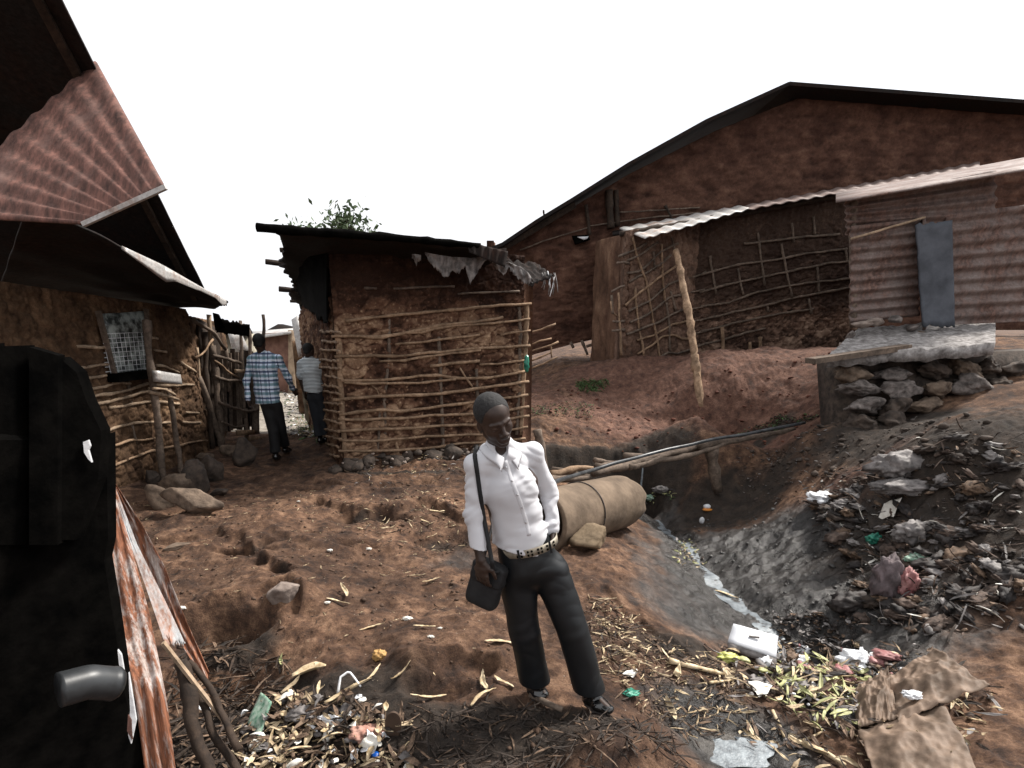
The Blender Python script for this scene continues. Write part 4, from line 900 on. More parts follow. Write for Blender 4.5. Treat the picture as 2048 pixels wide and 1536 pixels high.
# ------------------------------------------------------------- near left: black boards and leaning rusty tin
lb = thing('black_shed_corner', 'near corner of a black board shed filling the lower left', 'shed', (-1.9, 2.1, 0))
def polyslab(P, th, name, mat, parent, nrm=(0, 1, 0), **k):
    P = np.array(P, float); n = len(P); nv = np.array(nrm, float)*th; V = np.concatenate([P, P+nv])
    F = [tuple(range(n)), tuple(range(n, 2*n))[::-1]]+[(i, n+i, n+(i+1) % n, (i+1) % n) for i in range(n)]
    return obj(name, V, F, mat, parent, False)
yb_ = lambda u: 1.9+(u-150)*.0014
def PP(L_, dy=0): return [at_y(u, v, yb_(u)+dy) for u, v in L_]
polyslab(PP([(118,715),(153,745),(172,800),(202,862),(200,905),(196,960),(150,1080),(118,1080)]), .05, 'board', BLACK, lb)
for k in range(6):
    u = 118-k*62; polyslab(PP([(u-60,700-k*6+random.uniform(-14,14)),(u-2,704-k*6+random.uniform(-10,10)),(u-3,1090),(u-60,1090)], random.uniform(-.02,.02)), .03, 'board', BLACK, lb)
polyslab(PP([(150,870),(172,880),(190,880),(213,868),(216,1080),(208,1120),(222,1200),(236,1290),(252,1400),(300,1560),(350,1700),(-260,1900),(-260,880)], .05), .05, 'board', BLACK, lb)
polyslab(PP([(166,884),(176,880),(180,892),(176,900),(183,925),(176,918),(168,905)], -.01), .008, 'chipped_edge', WHITEP, lb)
polyslab(PP([(235,1300),(242,1310),(247,1340),(246,1345),(238,1330)], -.012), .008, 'chipped_edge', WHITEP, lb)
polyslab(PP([(257,1345),(264,1390),(272,1440),(262,1488),(256,1470),(260,1420)], -.012), .008, 'chipped_edge', WHITEP, lb)
polyslab(PP([(256,1430),(262,1440),(264,1480),(254,1462)], -.015), .008, 'chipped_edge', RUSTR, lb)
# grey pot end
pp0 = at_y(118, 1380, 1.62); pp1 = at_y(238, 1368, 1.75); dd_ = (pp1-pp0); dd_/=np.linalg.norm(dd_)
V, F = tube(resample([pp0, (pp0+pp1)/2+[0, 0, .02], pp1], 24), [.058]*20+[.06, .06, .055, .048], 28)
tag(obj('grey_drum', V, F, simple('grey_enamel', (.012, .013, .014), (.04, .043, .046), 5, .4, .2, .003)), 'grey round metal drum end against the black boards', 'drum')
def leansheet(name, label, left, right, waves, amp, mat, n=90, m=36, tear=.02, seed=0):
    Lp, Rp = resample([at_y(*p) for p in left], n), resample([at_y(*p) for p in right], n); Gq = np.zeros((n, m, 3)); r2 = np.random.default_rng(seed)
    dn = r2.normal(0, 1, m)*tear
    for i in range(n):
        for j in range(m):
            f = j/(m-1); p = Lp[i]*(1-f)+Rp[i]*f; w = math.sin(f*waves*2*math.pi+seed)
            nrm = np.array([.55, -.75, .2]); p = p+nrm*(amp*w*(.35+.65*i/n)+.012*float(perlin(i*.06+seed, f*3, seed+.5)))
            if i == n-1: p = p+np.array([0, 0, dn[j]])
            Gq[i, j] = p
    V, F = slab(Gq, .006, (.55, -.75, .2)); return tag(obj(name, V, F, mat), label, 'metal sheet', 'rusty sheets leaning at the left')
leansheet('tin_sheet', 'long rust-streaked sheet leaning nearest the black boards', [(206,935,2.35),(214,1090,2.3),(222,1210,2.25),(265,1360,2.15),(300,1620,2.1)], [(222,965,2.40),(262,1090,2.38),(300,1230,2.3),(334,1400,2.22),(362,1620,2.15)], 2.6, .010, RUST, seed=1)
leansheet('tin_sheet', 'narrow rusty sheet leaning at the outside with its rolled edge to the path', [(214,940,2.55),(262,1060,2.6),(315,1190,2.66),(352,1270,2.7),(412,1372,2.76)], [(219,948,2.56),(285,1050,2.62),(328,1130,2.68),(370,1235,2.75),(419,1345,2.85)], 2.0, .012, RUST, seed=2)
leansheet('tin_sheet', 'pale torn strip of sheet between the two rusty ones', [(216,950,2.5),(250,1060,2.52),(290,1170,2.5),(330,1288,2.45)], [(224,955,2.53),(275,1090,2.58),(330,1200,2.62),(372,1290,2.62)], 1.3, .008, m_tin('worn_tin', (.3, .31, .32), (.55, .57, .58), (.24, .1, .05), (.42, .56), .2, .5), seed=3)
V, F = beam(at_y(326, 1285, 2.44), at_y(464, 1462, 2.5), .028, .014); tag(obj('splintered_plank', V, F, WOODP, None, False), 'pale splintered plank slanting down beside the rusty sheets', 'plank')
polyslab([at_y(362, 1378, 2.62), at_y(400, 1382, 2.66), at_y(424, 1412, 2.66), at_y(418, 1426, 2.62), at_y(376, 1410, 2.58)], .008, 'crumpled_paper', WHITEP, None, (0, .5, .8)); tag(bpy.data.objects['crumpled_paper'], 'white folded paper caught behind the splintered plank', 'paper')
for P, r, lab in [([(352,1330,2.5),(390,1450,2.35),(440,1600,2.2)], .034, 'rotting dark log nearest the rusty sheets'), ([(385,1320,2.6),(440,1400,2.5),(480,1500,2.35)], .018, 'thin splintered dark branch above the rotting log'),([(378,1350,2.55),(430,1460,2.42),(490,1580,2.3)], .02, 'second splintered branch between the rotting log and the litter')]:
    V, F = stick([at_y(*q) for q in P], r, jit=.03, seg=.04); tag(obj('rotten_log', V, F, WOODD), lab, 'log')
# ------------------------------------------------------------- people: smooth solids meshed with surface nets
class Field:
    def __init__(s, lo, hi, h):
        s.lo = np.array(lo, float); s.h = h; s.n = np.ceil((np.array(hi)-s.lo)/h).astype(int)+1
        s.F = np.full(s.n, 1.0, np.float32)
    def sub(s, lo, hi):
        a = np.clip(((np.array(lo)-s.lo)/s.h).astype(int), 0, s.n-1); b = np.clip(((np.array(hi)-s.lo)/s.h).astype(int)+2, 1, s.n)
        sl = tuple(slice(int(p), int(q)) for p, q in zip(a, b))
        X, Y, Z = np.meshgrid(*[(np.arange(sl[k].start, sl[k].stop)*s.h+s.lo[k]).astype(np.float32) for k in range(3)], indexing='ij')
        return sl, X, Y, Z
    def put(s, sl, d, k, op):
        A = s.F[sl]
        if op == 'add':
            if k > 0: hh = np.maximum(k-np.abs(A-d), 0)/k; s.F[sl] = np.minimum(A, d)-hh*hh*k*.25
            else: s.F[sl] = np.minimum(A, d)
        else:
            d = -d; hh = np.maximum(k-np.abs(A-d), 0)/max(k, 1e-6); s.F[sl] = np.maximum(A, d)+hh*hh*k*.25
    def seg(s, a, b, r0, r1, side=None, k=.02, op='add'):
        """tapered limb; radii may be (side, depth) pairs"""
        a = np.array(a, float); b = np.array(b, float); r0 = np.atleast_1d(r0).astype(float); r1 = np.atleast_1d(r1).astype(float)
        if len(r0) == 1: r0 = np.repeat(r0, 2)
        if len(r1) == 1: r1 = np.repeat(r1, 2)
        m = max(r0.max(), r1.max())+k+.02
        sl, X, Y, Z = s.sub(np.minimum(a, b)-m, np.maximum(a, b)+m)
        d = b-a; L = np.linalg.norm(d)+1e-9; d = d/L
        if side is None: sv, tv = frame(d)
        else:
            sv = np.array(side, float); sv = sv-d*np.dot(sv, d); sv /= np.linalg.norm(sv); tv = np.cross(d, sv)
        x, y, z = X-a[0], Y-a[1], Z-a[2]
        w = x*d[0]+y*d[1]+z*d[2]; t = np.clip(w/L, 0, 1); w = w-t*L
        p = x*sv[0]+y*sv[1]+z*sv[2]; q = x*tv[0]+y*tv[1]+z*tv[2]
        ra = r0[0]+(r1[0]-r0[0])*t; rb = r0[1]+(r1[1]-r0[1])*t; rm = np.minimum(ra, rb)
        s.put(sl, (np.sqrt((p/ra)**2+(q/rb)**2+(w/rm)**2)-1)*rm, k, op)
    def ell(s, c, r, M=None, k=.015, op='add'):
        c = np.array(c, float); r = np.array(r, float); m = r.max()+k+.02
        sl, X, Y, Z = s.sub(c-m, c+m); M = np.eye(3) if M is None else M
        q = [(X-c[0])*M[0, i]+(Y-c[1])*M[1, i]+(Z-c[2])*M[2, i] for i in range(3)]
        k0 = np.sqrt(sum((q[i]/r[i])**2 for i in range(3))); k1 = np.sqrt(sum((q[i]/r[i]**2)**2 for i in range(3)))+1e-9
        s.put(sl, (k0*(k0-1)/k1), k, op)
    def plane(s, p, n, k=.005):
        """cut away the side the normal points to"""
        sl, X, Y, Z = s.sub(s.lo, s.lo+s.n*s.h); n = np.array(n, float)/np.linalg.norm(n)
        d = (X-p[0])*n[0]+(Y-p[1])*n[1]+(Z-p[2])*n[2]; s.F = np.maximum(s.F, d.astype(np.float32))
    def wrinkle(s, amp, sx, sy, sz, seed, o=3, rid=False):
        m = np.abs(s.F) < .05; I = np.argwhere(m); P = I*s.h+s.lo
        f = ridged if rid else fbm
        s.F[m] += amp*f(P[:, 0]*sx, P[:, 1]*sy, P[:, 2]*sz+seed, o).astype(np.float32)
    def folds(s, amp, lo_, hi_, dr, seed):
        """cloth folds running across the direction dr: long soft ridges with sharp valleys"""
        dr = unit(dr); a, b = frame(dr); m = np.abs(s.F) < .05; P = np.argwhere(m)*s.h+s.lo
        t, p, q = P@dr, P@a, P@b; w = .5*perlin(p*lo_, q*lo_, t*lo_+seed)
        v = perlin(t*hi_+w*2.2, p*lo_*.7+seed, q*lo_*.7); msk = sstep(-.25, .35, perlin(p*4+seed, q*4, t*4))
        s.F[m] += (amp*(1-2.6*np.abs(v))*msk).astype(np.float32)
    def planelocal(s, p, n, c, r):
        sl, X, Y, Z = s.sub(np.array(c)-r, np.array(c)+r); n = np.array(n, float)/np.linalg.norm(n)
        s.F[sl] = np.maximum(s.F[sl], (X-p[0])*n[0]+(Y-p[1])*n[1]+(Z-p[2])*n[2])
    def mesh(s):
        F = s.F; S = F < 0; n = np.array(F.shape)
        acc = np.zeros(tuple(n-1)+(3,), np.float32); cnt = np.zeros(tuple(n-1), np.int16)
        for ax in range(3):
            o = [k for k in range(3) if k != ax]
            a = [slice(None)]*3; b = [slice(None)]*3; a[ax] = slice(0, -1); b[ax] = slice(1, None)
            A, B = F[tuple(a)], F[tuple(b)]; cr = (A < 0) != (B < 0); t = np.where(cr, A/(A-B+1e-12), 0)
            for i in (0, 1):
                for j in (0, 1):
                    c = [slice(None)]*3; c[o[0]] = slice(i, n[o[0]]-1+i); c[o[1]] = slice(j, n[o[1]]-1+j)
                    m = cr[tuple(c)]; tt_ = t[tuple(c)]
                    cnt += m; acc[..., ax] += tt_*m; acc[..., o[0]] += i*m; acc[..., o[1]] += j*m
        act = cnt > 0; idx = -np.ones(act.shape, np.int64); idx[act] = np.arange(act.sum())
        I = np.argwhere(act); V = (I+acc[act]/cnt[act][:, None])*s.h+s.lo
        Q = []
        for ax in range(3):
            o = [(ax+1) % 3, (ax+2) % 3]
            a = [slice(1, -1)]*3; b = [slice(1, -1)]*3; a[ax] = slice(0, -1); b[ax] = slice(1, None)
            A, B = S[tuple(a)], S[tuple(b)]
            for m, flip in ((A & ~B, False), (~A & B, True)):
                e = np.argwhere(m); base = e+1; base[:, ax] = e[:, ax]
                def g(i, j):
                    q = base.copy(); q[:, o[0]] -= i; q[:, o[1]] -= j; return idx[q[:, 0], q[:, 1], q[:, 2]]
                q = np.stack([g(1, 1), g(0, 1), g(0, 0), g(1, 0)], 1)
                Q.append(q[:, ::-1] if flip else q)
        Q = np.concatenate(Q); Q = Q[(Q >= 0).all(1)]
        return V, Q
def unit(v): v = np.array(v, float); return v/np.linalg.norm(v)
def hand(Fd, w, d, n, th, S=1.0, curl=.5):
    """w wrist, d towards the fingers, n out of the back of the hand, th towards the thumb side"""
    d = unit(d); n = unit(np.array(n)-d*np.dot(n, d)); th = np.cross(d, n)*np.sign(np.dot(np.cross(d, n), th))
    pc = w+d*.045*S
    Fd.seg(w, pc, (.024*S, .017*S), (.036*S, .015*S), th, .01); Fd.seg(pc, w+d*.08*S, (.036*S, .014*S), (.038*S, .012*S), th, .01)
    for i, (o, l) in enumerate([(.028, .068), (.010, .078), (-.009, .072), (-.027, .056)]):
        a = w+d*.082*S+th*o*S; c = curl*(.8+.15*i)
        d1 = unit(d*math.cos(c*.6)-n*math.sin(c*.6)); d2 = unit(d*math.cos(c*1.4)-n*math.sin(c*1.4)); d3 = unit(d*math.cos(c*2.1)-n*math.sin(c*2.1))
        p1 = a+d1*l*.45*S; p2 = p1+d2*l*.32*S; p3 = p2+d3*l*.23*S
        Fd.seg(a, p1, .0088*S, .0082*S, None, .004); Fd.seg(p1, p2, .0082*S, .0076*S, None, .003); Fd.seg(p2, p3, .0076*S, .0066*S, None, .003)
    a = w+d*.02*S+th*.022*S; p1 = a+unit(d*.7+th*.7-n*.25)*.042*S; p2 = p1+unit(d*.95+th*.25-n*.35)*.03*S; p3 = p2+unit(d-n*.4)*.022*S
    Fd.seg(a, p1, .012*S, .011*S, None, .01); Fd.seg(p1, p2, .0105*S, .009*S, None, .003); Fd.seg(p2, p3, .009*S, .0075*S, None, .003)
def person(J, label, mats, S=1.0, h=.006, face=True, short=False, dress=None, hands=(None, None), shift=None):
    g = lambda k: np.array(J[k], float)
    f = unit(J['f']); u = np.array(J['u'], float); u = unit(u-f*np.dot(u, f)); x = np.cross(f, u); M = np.stack([x, f, u], 1); hc = g('head')
    HS = J.get('hs', 1.0)*S
    P = lambda a, b, c: hc+HS*(x*a+f*b+u*c)
    pts = np.array([v for k, v in J.items() if k in ('head', 'neck', 'hem', 'pelvis') or k in [a+b for a in 'sewhkat' for b in 'LR']]); lo, hi = pts.min(0)-.24, pts.max(0)+.2
    side = unit(J['side'])
    root = thing('person', label, 'person', (*((g('aL')+g('aR'))/2)[:2], min(J['tL'][2], J['tR'][2])-.03))
    B = Field(lo, hi, h)
    nk, ch, wa, pe = g('neck'), g('chest'), g('waist'), g('pelvis')
    # torso and limbs under the clothes
    B.seg(nk-[0, 0, .06], ch, (.09*S, .06*S), (.135*S, .095*S), side, .03); B.seg(ch, wa, (.135*S, .095*S), (.115*S, .08*S), side, .03); B.seg(wa, pe, (.115*S, .08*S), (.13*S, .09*S), side, .03)
    for q in 'LR':
        sh, e, w = g('s'+q), g('e'+q), g('w'+q); B.seg(nk-[0, 0, .06], sh-[0, 0, .01], .030*S, .04*S, None, .02)
        B.seg(sh, e, .045*S, .034*S, None, .02); B.seg(e, w, .036*S, .023*S, None, .012)
        hp, kn, an, to = g('h'+q), g('k'+q), g('a'+q), g('t'+q)
        B.seg(hp, kn, .075*S, .048*S, None, .03); B.seg(kn, an, .05*S, .033*S, None, .015); B.seg(an-[0, 0, .02], to, .03*S, .022*S, None, .01)
        hd = J.get('d'+q); 
        if hd is not None: hand(B, w, hd[0], hd[1], hd[2], S, hd[3])
    B.seg(nk-[0, 0, .02], P(0, -.02, -.05), .05*S, .045*S, None, .02)
    B.ell(P(0, -.012, .035), np.array([.074, .094, .080])*HS, M, .02)
    B.ell(P(0, .018, -.032), np.array([.060, .066, .074])*HS, M, .03)
    B.seg(P(-.042, .0, -.058), P(-.012, .055, -.096), .02*HS, .017*HS, None, .02); B.seg(P(.042, .0, -.058), P(.012, .055, -.096), .02*HS, .017*HS, None, .02)
    for q in (-1, 1):
        B.ell(P(q*.071, -.008, -.018), np.array([.007, .017, .029])*HS, M@rotm((0, 0, 1), q*.35), .004)
        B.ell(P(q*.080, -.004, -.014), np.array([.005, .009, .017])*HS, M@rotm((0, 0, 1), q*.35), .003, 'cut')
    if face:
        B.ell(P(0, .064, -.099), np.array([.018, .014, .013])*HS, M, .014)
        for q in (-1, 1):
            B.ell(P(q*.038, .050, -.028), np.array([.018, .018, .020])*HS, M, .025)
            B.ell(P(q*.030, .094, -.003), np.array([.017, .013, .009])*HS, M, .012, 'cut')
            B.ell(P(q*.030, .071, -.006), np.array([.0145, .0125, .0105])*HS, M, .003)
            B.seg(P(q*.012, .082, .013), P(q*.045, .069, .012), .008*HS, .006*HS, None, .010)
            B.ell(P(q*.014, .091, -.042), np.array([.0105, .011, .0085])*HS, M, .004)
            B.ell(P(q*.010, .101, -.047), np.array([.0035, .004, .004])*HS, M, .002, 'cut')
        B.seg(P(0, .081, .008), P(0, .099, -.036), .0065*HS, .0115*HS, None, .012)
        B.ell(P(0, .078, -.068), np.array([.03, .017, .021])*HS, M, .012)
        B.ell(P(0, .092, -.061), np.array([.023, .009, .0062])*HS, M, .004); B.ell(P(0, .090, -.075), np.array([.021, .009, .0075])*HS, M, .004)
        B.seg(P(-.021, .0985, -.0675), P(.021, .0985, -.0675), .0024*HS, .0024*HS, None, .002, 'cut')
        for q in (-1, 1): B.seg(P(q*.018, .085, -.0135), P(q*.041, .077, -.0115), .0018*HS, .0018*HS, None, .001, 'cut')
    V, F = B.mesh(); body = obj('body', V, F, mats['skin'], root)
    # hair
    hf = Field(hc-.16*HS, hc+.16*HS, h*.8); hf.ell(P(0, -.014, .036), np.array([.0762, .0955, .0815])*HS, M, .01)
    hf.seg(P(0, -.062, -.03), P(0, -.05, .02), (.052*HS, .036*HS), .06*HS, x, .02)
    hf.wrinkle(.0012, 90, 90, 90, 1.0, 2)
    if face:
        hf.plane(P(0, .052, .075), f*1.0-u*.35); 
        hf.plane(P(0, 0, -.005), -u*1.0+f*.55)
    else: hf.plane(P(0, .0, -.062), -u+f*.4); hf.plane(P(0, .062, .05), f*1.0-u*.5)
    V, F = hf.mesh(); obj('hair', V, F, mats['hair'], body)
    # trousers
    T = Field(lo, hi, h)
    T.seg(wa if face else pe*.8+wa*.2, pe, (J.get('wr', .138)*S, .105*S), (.155*S if face else .135*S, (.118 if face else .10)*S), side, .03)
    for q in 'LR':
        hp, kn, an = g('h'+q), g('k'+q), g('a'+q)
        rr = 1 if face else .86; T.seg(hp, kn, .098*S*rr, .084*S*rr, None, .03); T.seg(kn, an-[0, 0, .06], .084*S*rr, .084*S*rr, None, .008)
        T.wrinkle(0, 1, 1, 1, 0) if False else None
    T.wrinkle(.004, 6, 6, 4.5, 3.3+S, 2); T.folds(.005, 3.2, 9, (.9, 0, .7), 9.1+S); T.folds(.0022, 4, 9, (-.6, .2, 1), 3.1+S)
    for q in 'LR':
        an = g('a'+q); T.planelocal(an+[0, 0, .035*S if face else .02], (0.05, 0, -1), an, .16)
    V, F = T.mesh(); tro = obj('trousers', V, F, mats['trousers'], root)
    # shirt
    C_ = Field(lo, hi, h); hem = g('hem') if 'hem' in J else wa; sr = J.get('sr', 1.0)
    C_.seg(nk-[0, 0, .075 if face else .05], ch, (.12*S*sr, .08*S), (.15*S*sr, .108*S), side, .05)
    if face: C_.seg(nk-[0, 0, .05], nk+[0, 0, .004], (.09*S, .085*S), (.070*S, .068*S), side, .05)
    C_.seg(ch, wa, (.155*S*sr, .115*S), (.150*S*sr, .115*S), side, .04); C_.seg(wa, hem, (.150*S*sr, .115*S), (.152*S*sr, .118*S), side, .03)
    for q in 'LR':
        sh, e, w = g('s'+q), g('e'+q), g('w'+q); C_.seg(nk-[0, 0, .05 if not face else .022], sh, .046*S if not face else .052*S, .055*S, None, .04)
        if short: C_.seg(sh, sh+(e-sh)*.85, .064*S, .062*S, None, .02)
        else: C_.seg(sh, e, .054*S, .045*S, None, .03); C_.seg(e, w-(w-e)*.06, .045*S, .035*S, None, .03); C_.seg(w-(w-e)*.12, w-(w-e)*.02, .041*S, .036*S, None, .006)
    C_.wrinkle(.006, 6, 6, 8, 5.5, 2); C_.folds(.0075, 4, 15, (.55, 0, 1), 2.5+S); C_.folds(.006, 6, 26, (-.35, .3, 1), 6.5+S)
    # neck opening
    if face:
        C_.ell(nk+np.array([-.004, -.014, .034]), np.array([.047, .056, .045])*S, None, .008, 'cut')
        C_.seg(nk+np.array([.010, -.06, .0]), nk+np.array([.022, -.105, -.055]), .030*S, .006*S, None, .008, 'cut')
    C_.plane(hem-[0, 0, .0], J.get('hemn', (0, 0, -1)))
    V, F = C_.mesh(); shirt = obj('shirt', V, F, mats['shirt'], root)
    # shoes
    for q in 'LR':
        an, to = g('a'+q), g('t'+q); Sf = Field(np.minimum(an, to)-.14, np.maximum(an, to)+.14, h*.8)
        hl = an+unit([an[0]-to[0], an[1]-to[1], 0])*.03; gz = min(to[2], an[2])-.0; 
        hl = np.array([hl[0], hl[1], an[2]-.045*S]); d = unit(to-hl)
        sd = np.cross(d, [0, 0, 1]); 
        Sf.seg(hl, hl+(to-hl)*.55, (.036*S, .034*S), (.042*S, .032*S), sd, .02); Sf.seg(hl+(to-hl)*.55, to, (.044*S, .030*S), (.034*S, .022*S), sd, .02)
        Sf.seg(hl, an, .038*S, .04*S, None, .02)
        so = (hl+to)/2-np.array([0, 0, .030*S])
        V, F = Sf.mesh(); shoe = obj('shoe', V, F, mats['shoe'], root)
        So = Field(np.minimum(hl, to)-.12, np.maximum(hl, to)+.12, h*.8); dz = np.array([0, 0, .027*S])
        So.seg(hl-dz, hl+(to-hl)*.5-dz, (.040*S, .010*S), (.044*S, .008*S), sd, .01); So.seg(hl+(to-hl)*.5-dz, to-dz*.8, (.047*S, .008*S), (.036*S, .008*S), sd, .01)
        V, F = So.mesh(); obj('sole', V, F, DARKP, shoe)
    return root, body, shirt, tro, P, M
SKIN = simple('dark_skin', (.026, .0145, .0105), (.044, .026, .019), 30, .46, .15, .001, spec=.42)
HAIR = simple('cropped_hair', (.007, .0065, .0065), (.024, .0225, .023), 160, .85, .6, .002)
SHIRT = simple('white_shirt', (.50, .50, .525), (.57, .57, .595), 4, .85, .1, .002, spec=.2)
TROU = simple('black_trousers', (.004, .005, .006), (.007, .0085, .0105), 6, .5, .1, .002, spec=.35)
SHOE = simple('polished_leather', (.006, .006, .006), (.012, .012, .013), 20, .12, .1, .001, spec=.8)
def plaid():
    t = NT('plaid_cloth'); sp_ = t.n('SeparateXYZ'); t.l(t.tc, 'Object', sp_, 0)
    def band(axis, per, lo_, hi_, ph=0.0):
        a = t.math('MULTIPLY_ADD', (sp_, axis), 1/per); a.inputs[2].default_value = ph+50
        fr = t.math('FRACT', (a, 0)); r = t.n('ValToRGB'); e = r.color_ramp.elements; r.color_ramp.interpolation = 'LINEAR'
        e[0].position = lo_-.03; e[0].color = (0, 0, 0, 1); e[1].position = lo_; e[1].color = (1, 1, 1, 1); q = e.new(hi_); q.color = (1, 1, 1, 1); q = e.new(min(1, hi_+.03)); q.color = (0, 0, 0, 1)
        t.l(fr, 0, r, 0); return r
    c = (.66, .76, .92)
    g1 = band(2, .125, .05, .32); n1 = band(2, .125, .55, .72); g2 = band(0, .115, .05, .35); n2 = band(0, .115, .55, .66); w = band(2, .125, .82, .95, 0)
    m = t.mix(0, c, c); 
    def ov(prev, msk, col, k): 
        kk = t.math('MULTIPLY', (msk, 0), k); return t.mix((kk, 0), (prev, 2), col)
    m = ov(m, g1, (.07, .19, .22), .75); m = ov(m, g2, (.07, .17, .22), .62); m = ov(m, n1, (.012, .03, .10), .85); m = ov(m, n2, (.012, .03, .10), .7); m = ov(m, w, (.75, .8, .88), .6)
    return t.done((m, 2), .9, None, 0, .2)
def stripes():
    t = NT('striped_knit'); w = t.n('TexWave', wave_type='BANDS', bands_direction='Z'); w.inputs['Scale'].default_value = 15; w.inputs['Distortion'].default_value = .6; w.inputs['Detail'].default_value = 1; t.l(t.tc, 'Object', w, 0)
    r = t.ramp(w, 0, [(.4, (.10, .13, .15)), (.6, (.85, .9, .92))]); return t.done((r, 0), .9, None, 0, .2)

# ---- the boy
q = at_y
tL, tR = G(1088, 1402), G(1217, 1432)
BJ = dict(head=q(988, 838, 2.50), f=(.40, -.84, -.24), u=(-.30, -.10, 1), side=(1, .18, .10), hs=1.03,
 neck=q(999, 893, 2.575), chest=q(1018, 975, 2.58), waist=q(1042, 1068, 2.60), pelvis=q(1058, 1130, 2.60), hem=q(1036, 1094, 2.59),
 sL=q(953, 930, 2.53), eL=q(947, 1030, 2.50), wL=q(962, 1120, 2.44), sR=q(1062, 908, 2.65), eR=q(1098, 985, 2.72), wR=q(1104, 1058, 2.64),
 hL=q(1032, 1150, 2.60), kL=q(1050, 1262, 2.60), hR=q(1100, 1140, 2.62), kR=q(1146, 1262, 2.575),
 aL=q(1076, 1368, 2.66), aR=q(1188, 1388, 2.56), tL=tL+[0, .0, .035], tR=tR+[0, .0, .035],
 dL=((.05, -.02, -1), (-.5, -.85, 0), (1, -.4, 0), .45), dR=((-.05, -.1, -1), (1, .2, 0), (0, -1, 0), .5),
 hemn=(-.22, -.05, -1), sr=.87, wr=.13)
mats = dict(skin=SKIN, hair=HAIR, shirt=SHIRT, trousers=TROU, shoe=SHOE)
boy, bbody, bshirt, btro, BP, BM = person(BJ, 'boy in a white shirt and black trousers looking down, one hand in his pocket', mats, .98, .0040)
# collar, placket, buttons
nk = BJ['neck']; fx = unit([BJ['f'][0], BJ['f'][1], 0]); rx = np.cross(fx, [0, 0, 1]); CLO = simple('white_collar', (.52, .52, .545), (.58, .58, .605), 4, .85, .1, .002, spec=.2)
def collar(sg):
    n = 26; Gq = np.zeros((n, 6, 3))
    for i in range(n):
        a = i/(n-1)*math.radians(172)       # from the back round to the front
        rad = np.array([.066, .066]); c = nk+np.array([.006, -.006, .014])-np.array([0, 0, .045])*max(0, (a-1.4)/1.6)**1.3*1.2
        o = rx*sg*math.sin(a)*rad[0]*(1-.12*max(0, (a-2)/1.1))-fx*math.cos(a)*rad[1]
        wdt = .038+.030*max(0, (a-1.6)/1.4)
        for j in range(6):
            t = j/5; out = unit(o)*(.006+.028*t)+np.array([0, 0, .012*math.sin(t*2.2)-wdt*t*.9])
            if a > 2.5: out = out+rx*sg*.030*t*((a-2.5)/.5)
            Gq[i, j] = c+o+out
    return slab(Gq, .003)
for sg in (-1, 1):
    V, F = collar(sg); obj('collar', V, F, CLO, bshirt)
def onfront(u, v, base=2.44): return q(u, v, base)
# find the shirt's front surface along a sight line
from mathutils.bvhtree import BVHTree
def bvh_of(o):
    me = o.data; loc = ORG[o.name]
    return BVHTree.FromPolygons([Vector(v.co)+Vector(loc) for v in me.vertices], [tuple(p.vertices) for p in me.polygons])
SB = bvh_of(bshirt); TB = bvh_of(btro)
def hit(bv, u, v, off=.003):
    d = Vector([float(t) for t in ray(u, v)]).normalized(); r = bv.ray_cast(Vector((0, 0, CAMZ)), d)
    if r[0] is None: return None
    return np.array(r[0])-np.array(d)*off
def ribbon(bv, pts, w, th, off=.003, n=30):
    P_ = [hit(bv, u, v, off) for u, v in resample(pts, n)]; P_ = [p for p in P_ if p is not None]; P_ = resample(P_, n)
    Gq = np.zeros((n, 2, 3))
    for i in range(n):
        d = unit(P_[min(i+1, n-1)]-P_[max(i-1, 0)]); s = unit(np.cross(d, [0, 1, 0])); Gq[i, 0] = P_[i]-s*w/2; Gq[i, 1] = P_[i]+s*w/2
    return slab(Gq, th, (0, 1, 0))
V, F = ribbon(SB, [(1008,922),(1020,958),(1036,1000),(1052,1050),(1056,1072)], .030, .0006, .0008); obj('placket', V, F, SHIRT, bshirt)
for (u, v) in ((1012,935),(1024,962),(1035,990),(1044,1015),(1052,1045)):
    p = hit(SB, u, v, .006)
    if p is not None: obj('button', *tube([p, p+[0, .003, 0]], .0055, 10), simple('button_white', (.45, .45, .47), (.6, .6, .62), 9, .4), bshirt)
# belt with eyelets
Cb = BJ['waist']*.42+BJ['hem']*.58; sx = unit(BJ['side']); fy = unit(np.cross([0, 0, 1], sx)); up_ = np.cross(sx, fy)
BELT = simple('studded_grey_belt', (.2, .17, .13), (.36, .32, .25), 22, .5, .4, .002)
bc = q(1056, 1086, 2.60); sx = unit([1, .12, .22]); fy = unit(np.cross([0, 0, 1], sx)); up_ = unit(np.cross(sx, fy))
n = 80; Gq = np.zeros((n, 2, 3)); ra, rb = .148, .124
for i in range(n):
    a = 2*math.pi*i/(n-1); o = sx*ra*math.cos(a)+fy*rb*math.sin(a)
    Gq[i, 0] = bc+o+up_*.020; Gq[i, 1] = bc+o-up_*.020
V, F = slab(Gq, np.array(1.0), np.zeros(3)); V = np.asarray(V); V[n*2:] = bc+(V[n*2:]-bc)*.975; belt = obj('belt', V, F, BELT, btro)
for a in np.radians([-118, -110, -98, -91, -79, -72, -60, -53, -41]):
    for z in (-.009, .009):
        o = sx*(ra+.004)*math.cos(a)+fy*(rb+.004)*math.sin(a); t_ = unit(-sx*ra*math.sin(a)+fy*rb*math.cos(a)); nn = unit(np.cross(t_, up_))
        V, F = box(bc+o+up_*z, (.009, .004, .010), np.stack([t_, nn, up_], 1)); obj('eyelet', V, F, BLACK, belt, False)
for a in (-.95, -2.0):
    o = sx*(ra+.008)*math.cos(a)+fy*(rb+.008)*math.sin(a); obj('belt_loop', *beam(bc+o+up_*.028, bc+o-up_*.034, .011, .004, (0, 1, 0)), TROU, btro, False)
